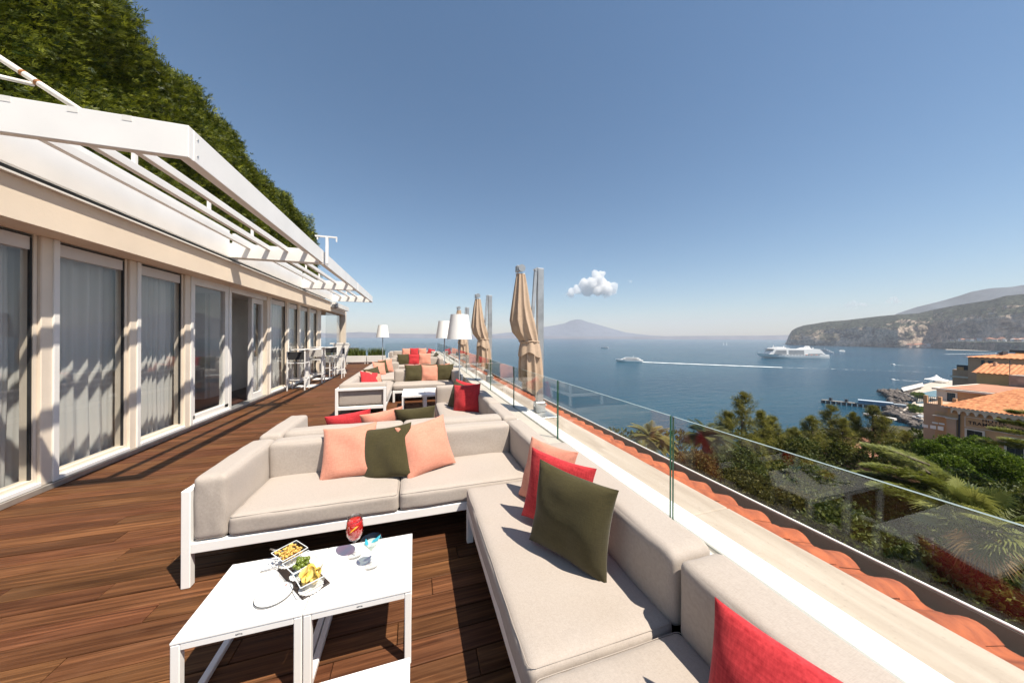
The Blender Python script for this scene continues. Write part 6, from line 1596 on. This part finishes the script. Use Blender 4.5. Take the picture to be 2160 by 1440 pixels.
def terrain(name, label, x0, x1, nx, base_tab, ridge_tab, depth_base, setback, prof, mat, rough, seed, ny=40):
    """land rising from a shoreline (pixel table) to a ridge line (pixel table) that lies further back"""
    V = []; F = []
    for i in range(nx + 1):
        px = x0 + (x1 - x0) * i / nx; by = interp(base_tab, px); ry = interp(ridge_tab, px); pb_ = at_sea(px, by) if depth_base is None else at_depth(px, 709, depth_base)
        dep = (pb_ - Vector((0, 0, EYE))).dot(_fw); rd = dep * setback; rr = at_depth(px, ry, rd)
        for j in range(ny + 1):
            t = j / ny; s, h = prof(t); p = Vector((pb_.x + (rr.x - pb_.x) * s, pb_.y + (rr.y - pb_.y) * s, SEA - 1 + (rr.z - SEA) * h))
            nz_ = mnoise.fractal(Vector((p.x * 0.004 + seed, p.y * 0.004, p.z * 0.006)), 0.9, 2.1, 6); g_ = rough * math.sin(math.pi * min(1, t * 1.02)) ** 0.6
            dirn = Vector((p.x, p.y, 0)).normalized(); p += dirn * nz_ * g_ + Vector((0, 0, mnoise.fractal(Vector((p.x * 0.009, p.y * 0.009 + seed, 0)), 0.9, 2, 5) * g_ * 0.22 * (0 if t < 0.02 else 1)))
            V.append(p)
        # back side down to the sea
        q = at_depth(px, 709, rd * (1.3 if rd < 4000 else 1.03)); V.append((q.x, q.y, SEA - 3))
    m_ = ny + 2
    for i in range(nx):
        for j in range(m_ - 1): F.append((i * m_ + j, (i + 1) * m_ + j, (i + 1) * m_ + j + 1, i * m_ + j + 1))
    b = MB(); b.add(V, F); o = b.build(name, mat); tag(o, label, kind='structure'); return o
HGREEN, HROCK = (0.028, 0.032, 0.022), (0.50, 0.39, 0.30)
base_t = [(1656, 726), (1660, 727), (1700, 728), (1818, 730.5), (1893, 733), (1967, 733.5), (2001, 735), (2102, 738), (2400, 744)]
ridge_t = [(1656, 725), (1658, 722), (1663, 709), (1669, 697.5), (1680, 691), (1695, 686), (1748, 677.5), (1784, 675), (1849, 667), (1893, 663), (1934, 660.6), (1977, 651), (2015, 643.8), (2092, 631.8), (2121, 623.3), (2160, 619.7), (2400, 590)]
def prof_cliff(t):
    if t < 0.5: return (t * 0.16, 0.60 * (t / 0.5) ** 0.9)
    u = (t - 0.5) / 0.5; return (0.08 + 0.92 * u, 0.60 + 0.40 * u ** 0.8)
terrain('headland', 'rocky headland with pale cliffs dropping into the bay', 1656, 2330, 190, base_t, ridge_t, None, 1.13, prof_cliff, hill_mat('headland_scrub', HGREEN, HROCK, 0.30, 0.016), 75, 1.3)
mt_t = [(1880, 668), (1893, 660.6), (1934, 647), (1984, 635), (2025, 623), (2049, 615), (2088, 607.7), (2133, 605), (2160, 600.5), (2240, 592), (2400, 592)]
terrain('mountain', 'hazy blue mountain ridge rising behind the headland', 1880, 2330, 70, [(1880, 716), (2400, 716)], mt_t, 2650, 1.12, lambda t: (t, t ** 0.9), M('mountain_haze_tint', (0.085, 0.100, 0.115), 0.95, var=0.25, vscale=0.004, detail=8), 40, 4.1, 24)  # bluish base colour puts part of the distance haze into the slopes
volc_t = [(1000, 709), (1036, 705), (1075, 701), (1110, 696), (1147, 689.5), (1175, 685), (1192, 681.5), (1202, 676.5), (1215, 673.2), (1226, 674), (1240, 679), (1262, 684.5), (1295, 694), (1320, 701), (1370, 707.2), (1430, 710.3), (1470, 711)]
terrain('volcano', 'distant blue double-peaked volcano across the bay', 1000, 1470, 90, [(1000, 712), (1470, 712)], volc_t, 8000, 1.08, lambda t: (t, t), M('volcano_haze_tint', (0.125, 0.145, 0.18), 0.95, var=0.12, vscale=0.0012, detail=6), 40, 7.7, 20)  # fading by haze is partly painted in as a pale blue base colour
far_t = [(430, 706), (560, 703), (640, 700.5), (700, 703), (760, 700), (830, 703.5), (900, 704), (1000, 706), (1150, 708.5), (1300, 709.5), (1400, 709), (1500, 708), (1600, 707.5), (1680, 706)]
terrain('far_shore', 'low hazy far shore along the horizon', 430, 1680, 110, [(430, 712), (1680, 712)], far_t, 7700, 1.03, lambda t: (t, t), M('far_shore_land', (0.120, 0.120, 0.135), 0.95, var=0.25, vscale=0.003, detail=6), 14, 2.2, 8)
low_t = [(1960, 733), (1975, 722), (2000, 719.5), (2050, 719), (2100, 719), (2160, 720), (2330, 720)]
terrain('town_cliff', 'dark low cliff carrying the town at the foot of the headland', 1960, 2330, 90, [(1960, 734), (2001, 736.5), (2102, 740.5), (2330, 746)], low_t, None, 1.05, lambda t: (0.1 * t / .8, t / .8 * .97) if t < 0.8 else (0.1 + .9 * (t - .8) / .2, 0.97 + .03 * (t - .8) / .2), hill_mat('town_cliff_scrub', (0.05, 0.055, 0.04), (0.16, 0.13, 0.11), 0.1, 0.02), 14, 9.9, 16)
b = MB(); q = [at_sea(1995, 736.7), at_sea(2070, 739.3), at_sea(2090, 740.6), at_sea(1995, 737.6)]; b.prism([(p.x, p.y) for p in q], SEA, SEA + 0.8); o = b.build('beach', M('pale_sand', (0.62, 0.54, 0.44), 0.9)); tag(o, 'strip of pale beach below the dark town cliff', kind='structure')
# houses of the town
rn = random.Random(12); hm = []
for wc, rc in (((0.66, 0.60, 0.54), (0.45, 0.20, 0.12)), ((0.70, 0.58, 0.44), (0.42, 0.18, 0.10)), ((0.60, 0.42, 0.32), (0.40, 0.17, 0.10)), ((0.74, 0.72, 0.70), (0.55, 0.5, 0.46))):
    b = MB(); b.box(-8, 8, -6, 6, -6, 9); b.cur = 1; b.box(-8.6, 8.6, -6.6, 6.6, 9.01, 10); b.hexa([(-8.6, -6.6, 10.01), (8.6, -6.6, 10.01), (8.6, 6.6, 10.01), (-8.6, 6.6, 10.01), (-4, -.3, 13), (4, -.3, 13), (4, .3, 13), (-4, .3, 13)]); b.cur = 2
    for i in range(4):
        for z in (1.0, 5.0): b.box(-8.05, -8.0, -4.8 + i * 2.6, -3.6 + i * 2.6, z, z + 2); b.box(-6.6 + i * 3.6, -5.2 + i * 3.6, -6.05, -6.0, z, z + 2)
    me = b.mesh('town_house'); me.materials.append(M('town_wall', wc, .9)); me.materials.append(M('town_roof', rc, .9)); me.materials.append(WINDK); hm.append(me)
for k in range(74):
    px = rn.uniform(1986, 2165); row = rn.random(); y_ = 718.6 - 3.2 * row + (px - 1986) * 0.004
    if k < 14: px = rn.uniform(1912, 1966); y_ = 731.5 - rn.random() * 5 * (px - 1900) / 66
    if k >= 14:
        tb = [(1960, 734), (2001, 736.5), (2102, 740.5), (2330, 746)]; dd_ = (at_sea(px, interp(tb, px)) - Vector((0, 0, EYE))).dot(_fw); dep = dd_ * 1.05 + 4 + 45 * row; y_ = interp(low_t, px) - 0.4 - 1.8 * row
    else: dep = 1760 + 60 * rn.random()
    q = at_depth(px, y_, dep)
    o = new_obj('town_house', hm[k % 4], None, None, q, (0, 0, rn.uniform(0, 3))); s_ = rn.uniform(0.8, 1.7) if k < 14 else rn.uniform(0.5, 1.0); o.scale = (s_, s_, s_ * rn.uniform(.7, 1.1))
    tag(o, ('tiny pale house by the water under the headland cliff' if k < 14 else 'tiny house of the hazy town on the far cliff top'), 'house', 'waterside houses under the headland' if k < 14 else 'houses of the hillside town')

# ----------------------------------------------------------------- clouds above the haze, and the haze itself
def cloud(label, puffs, depth, dens, vox):
    bm = bmesh.new()
    for (px, py, r) in puffs:
        c = at_depth(px, py, depth + random.uniform(-1, 1) * r * depth / FPX * 0.8); bmesh.ops.create_icosphere(bm, subdivisions=3, radius=r * depth / FPX, matrix=Matrix.Translation(c))
    for v in bm.verts: v.co += mnoise.noise_vector(v.co * 0.006) * 60 + mnoise.noise_vector(v.co * 0.018) * 26
    me = bpy.data.meshes.new('cloud'); bm.to_mesh(me); bm.free(); me.polygons.foreach_set('use_smooth', [True] * len(me.polygons))
    m = bpy.data.materials.new('cloud_vapour'); m.use_nodes = True; nt = m.node_tree; N = nt.nodes; L = nt.links; N.remove(N['Principled BSDF'])
    if dens < 1.0:
        pv = N.new('ShaderNodeVolumePrincipled'); pv.inputs['Density'].default_value = dens; pv.inputs['Color'].default_value = (1, 1, 1, 1); pv.inputs['Anisotropy'].default_value = -0.15; L.new(pv.outputs[0], N['Material Output'].inputs['Volume'])
    else:   # thick vapour: bright scattering body, torn by noise and dissolving at the base
        zs = [v.co.z for v in me.vertices]; z0, z1 = min(zs), max(zs)
        df = N.new('ShaderNodeBsdfDiffuse'); df.inputs['Color'].default_value = (0.93, 0.92, 0.92, 1); tl = N.new('ShaderNodeBsdfTranslucent'); tl.inputs['Color'].default_value = (0.93, 0.92, 0.92, 1); m1 = N.new('ShaderNodeMixShader'); m1.inputs[0].default_value = 0.35; L.new(df.outputs[0], m1.inputs[1]); L.new(tl.outputs[0], m1.inputs[2])
        ge_ = N.new('ShaderNodeNewGeometry'); sp_ = N.new('ShaderNodeSeparateXYZ'); L.new(ge_.outputs['Position'], sp_.inputs[0]); nz = N.new('ShaderNodeTexNoise'); nz.inputs['Scale'].default_value = 0.006; nz.inputs['Detail'].default_value = 6; L.new(ge_.outputs['Position'], nz.inputs['Vector'])
        hr = N.new('ShaderNodeMapRange'); hr.inputs[1].default_value = z0; hr.inputs[2].default_value = z0 + 0.55 * (z1 - z0); hr.inputs[3].default_value = -0.35; hr.inputs[4].default_value = 0.75; L.new(sp_.outputs['Z'], hr.inputs[0])
        ad = N.new('ShaderNodeMath'); L.new(hr.outputs[0], ad.inputs[0]); L.new(nz.outputs['Fac'], ad.inputs[1]); cl = N.new('ShaderNodeMapRange'); cl.inputs[1].default_value = 0.15; cl.inputs[2].default_value = 1.0; L.new(ad.outputs[0], cl.inputs[0])
        tr = N.new('ShaderNodeBsdfTransparent'); m2 = N.new('ShaderNodeMixShader'); L.new(cl.outputs[0], m2.inputs[0]); L.new(tr.outputs[0], m2.inputs[1]); L.new(m1.outputs[0], m2.inputs[2]); L.new(m2.outputs[0], N['Material Output'].inputs['Surface'])
    o = new_obj('cloud', me, m); md = o.modifiers.new('remesh', 'REMESH'); md.mode = 'VOXEL'; md.voxel_size = vox; md.use_smooth_shade = True
    for sc_n, st_n in ((180, 110), (70, 50)):
        tx = bpy.data.textures.new('cloud_lumps', 'CLOUDS'); tx.noise_scale = sc_n; tx.noise_depth = 2; dm = o.modifiers.new('lumps', 'DISPLACE'); dm.texture = tx; dm.strength = st_n; dm.mid_level = 0.5; dm.texture_coords = 'GLOBAL'
    tag(o, label, 'cloud'); return o
cloud('small bright cumulus cloud above the distant volcano', [(1262, 590, 14), (1246, 596, 13), (1276, 600, 14), (1232, 602, 11), (1292, 607, 9), (1260, 610, 16), (1240, 613, 12), (1280, 614, 12), (1218, 612, 8), (1205, 618, 7), (1195, 622, 5), (1298, 613, 6), (1254, 579, 7), (1268, 580, 8), (1228, 594, 6), (1190, 617, 4)], 6400, 0.015, 13)
cloud('faint low cloud left of the headland mountain', [(1795, 644, 5), (1803, 642, 6), (1813, 641, 6), (1822, 643, 5), (1786, 647, 4)], 7800, 0.003, 20)
cloud('faint low cloud above the headland', [(1876, 633, 5), (1884, 631, 6), (1890, 634, 6), (1899, 637, 4), (1870, 637, 4)], 7800, 0.004, 20)
cloud('tiny wisp of cloud right of the cumulus', [(1318, 595, 2.5), (1324, 594, 3), (1330, 592, 2)], 7600, 0.004, 14)
b = MB(); b.box(-10600, 10600, -10600, 10600, SEA - 4.0, 600)
hz = bpy.data.materials.new('sea_haze'); hz.use_nodes = True; nt = hz.node_tree; nt.nodes.remove(nt.nodes['Principled BSDF']); pv = nt.nodes.new('ShaderNodeVolumePrincipled')
pv.inputs['Color'].default_value = (0.80, 0.80, 0.88, 1); pv.inputs['Density'].default_value = 0.00008; pv.inputs['Anisotropy'].default_value = 0.0
nt.links.new(pv.outputs[0], nt.nodes['Material Output'].inputs['Volume'])
o = b.build('haze', hz); tag(o, 'thin pale summer haze over the bay', kind='stuff')
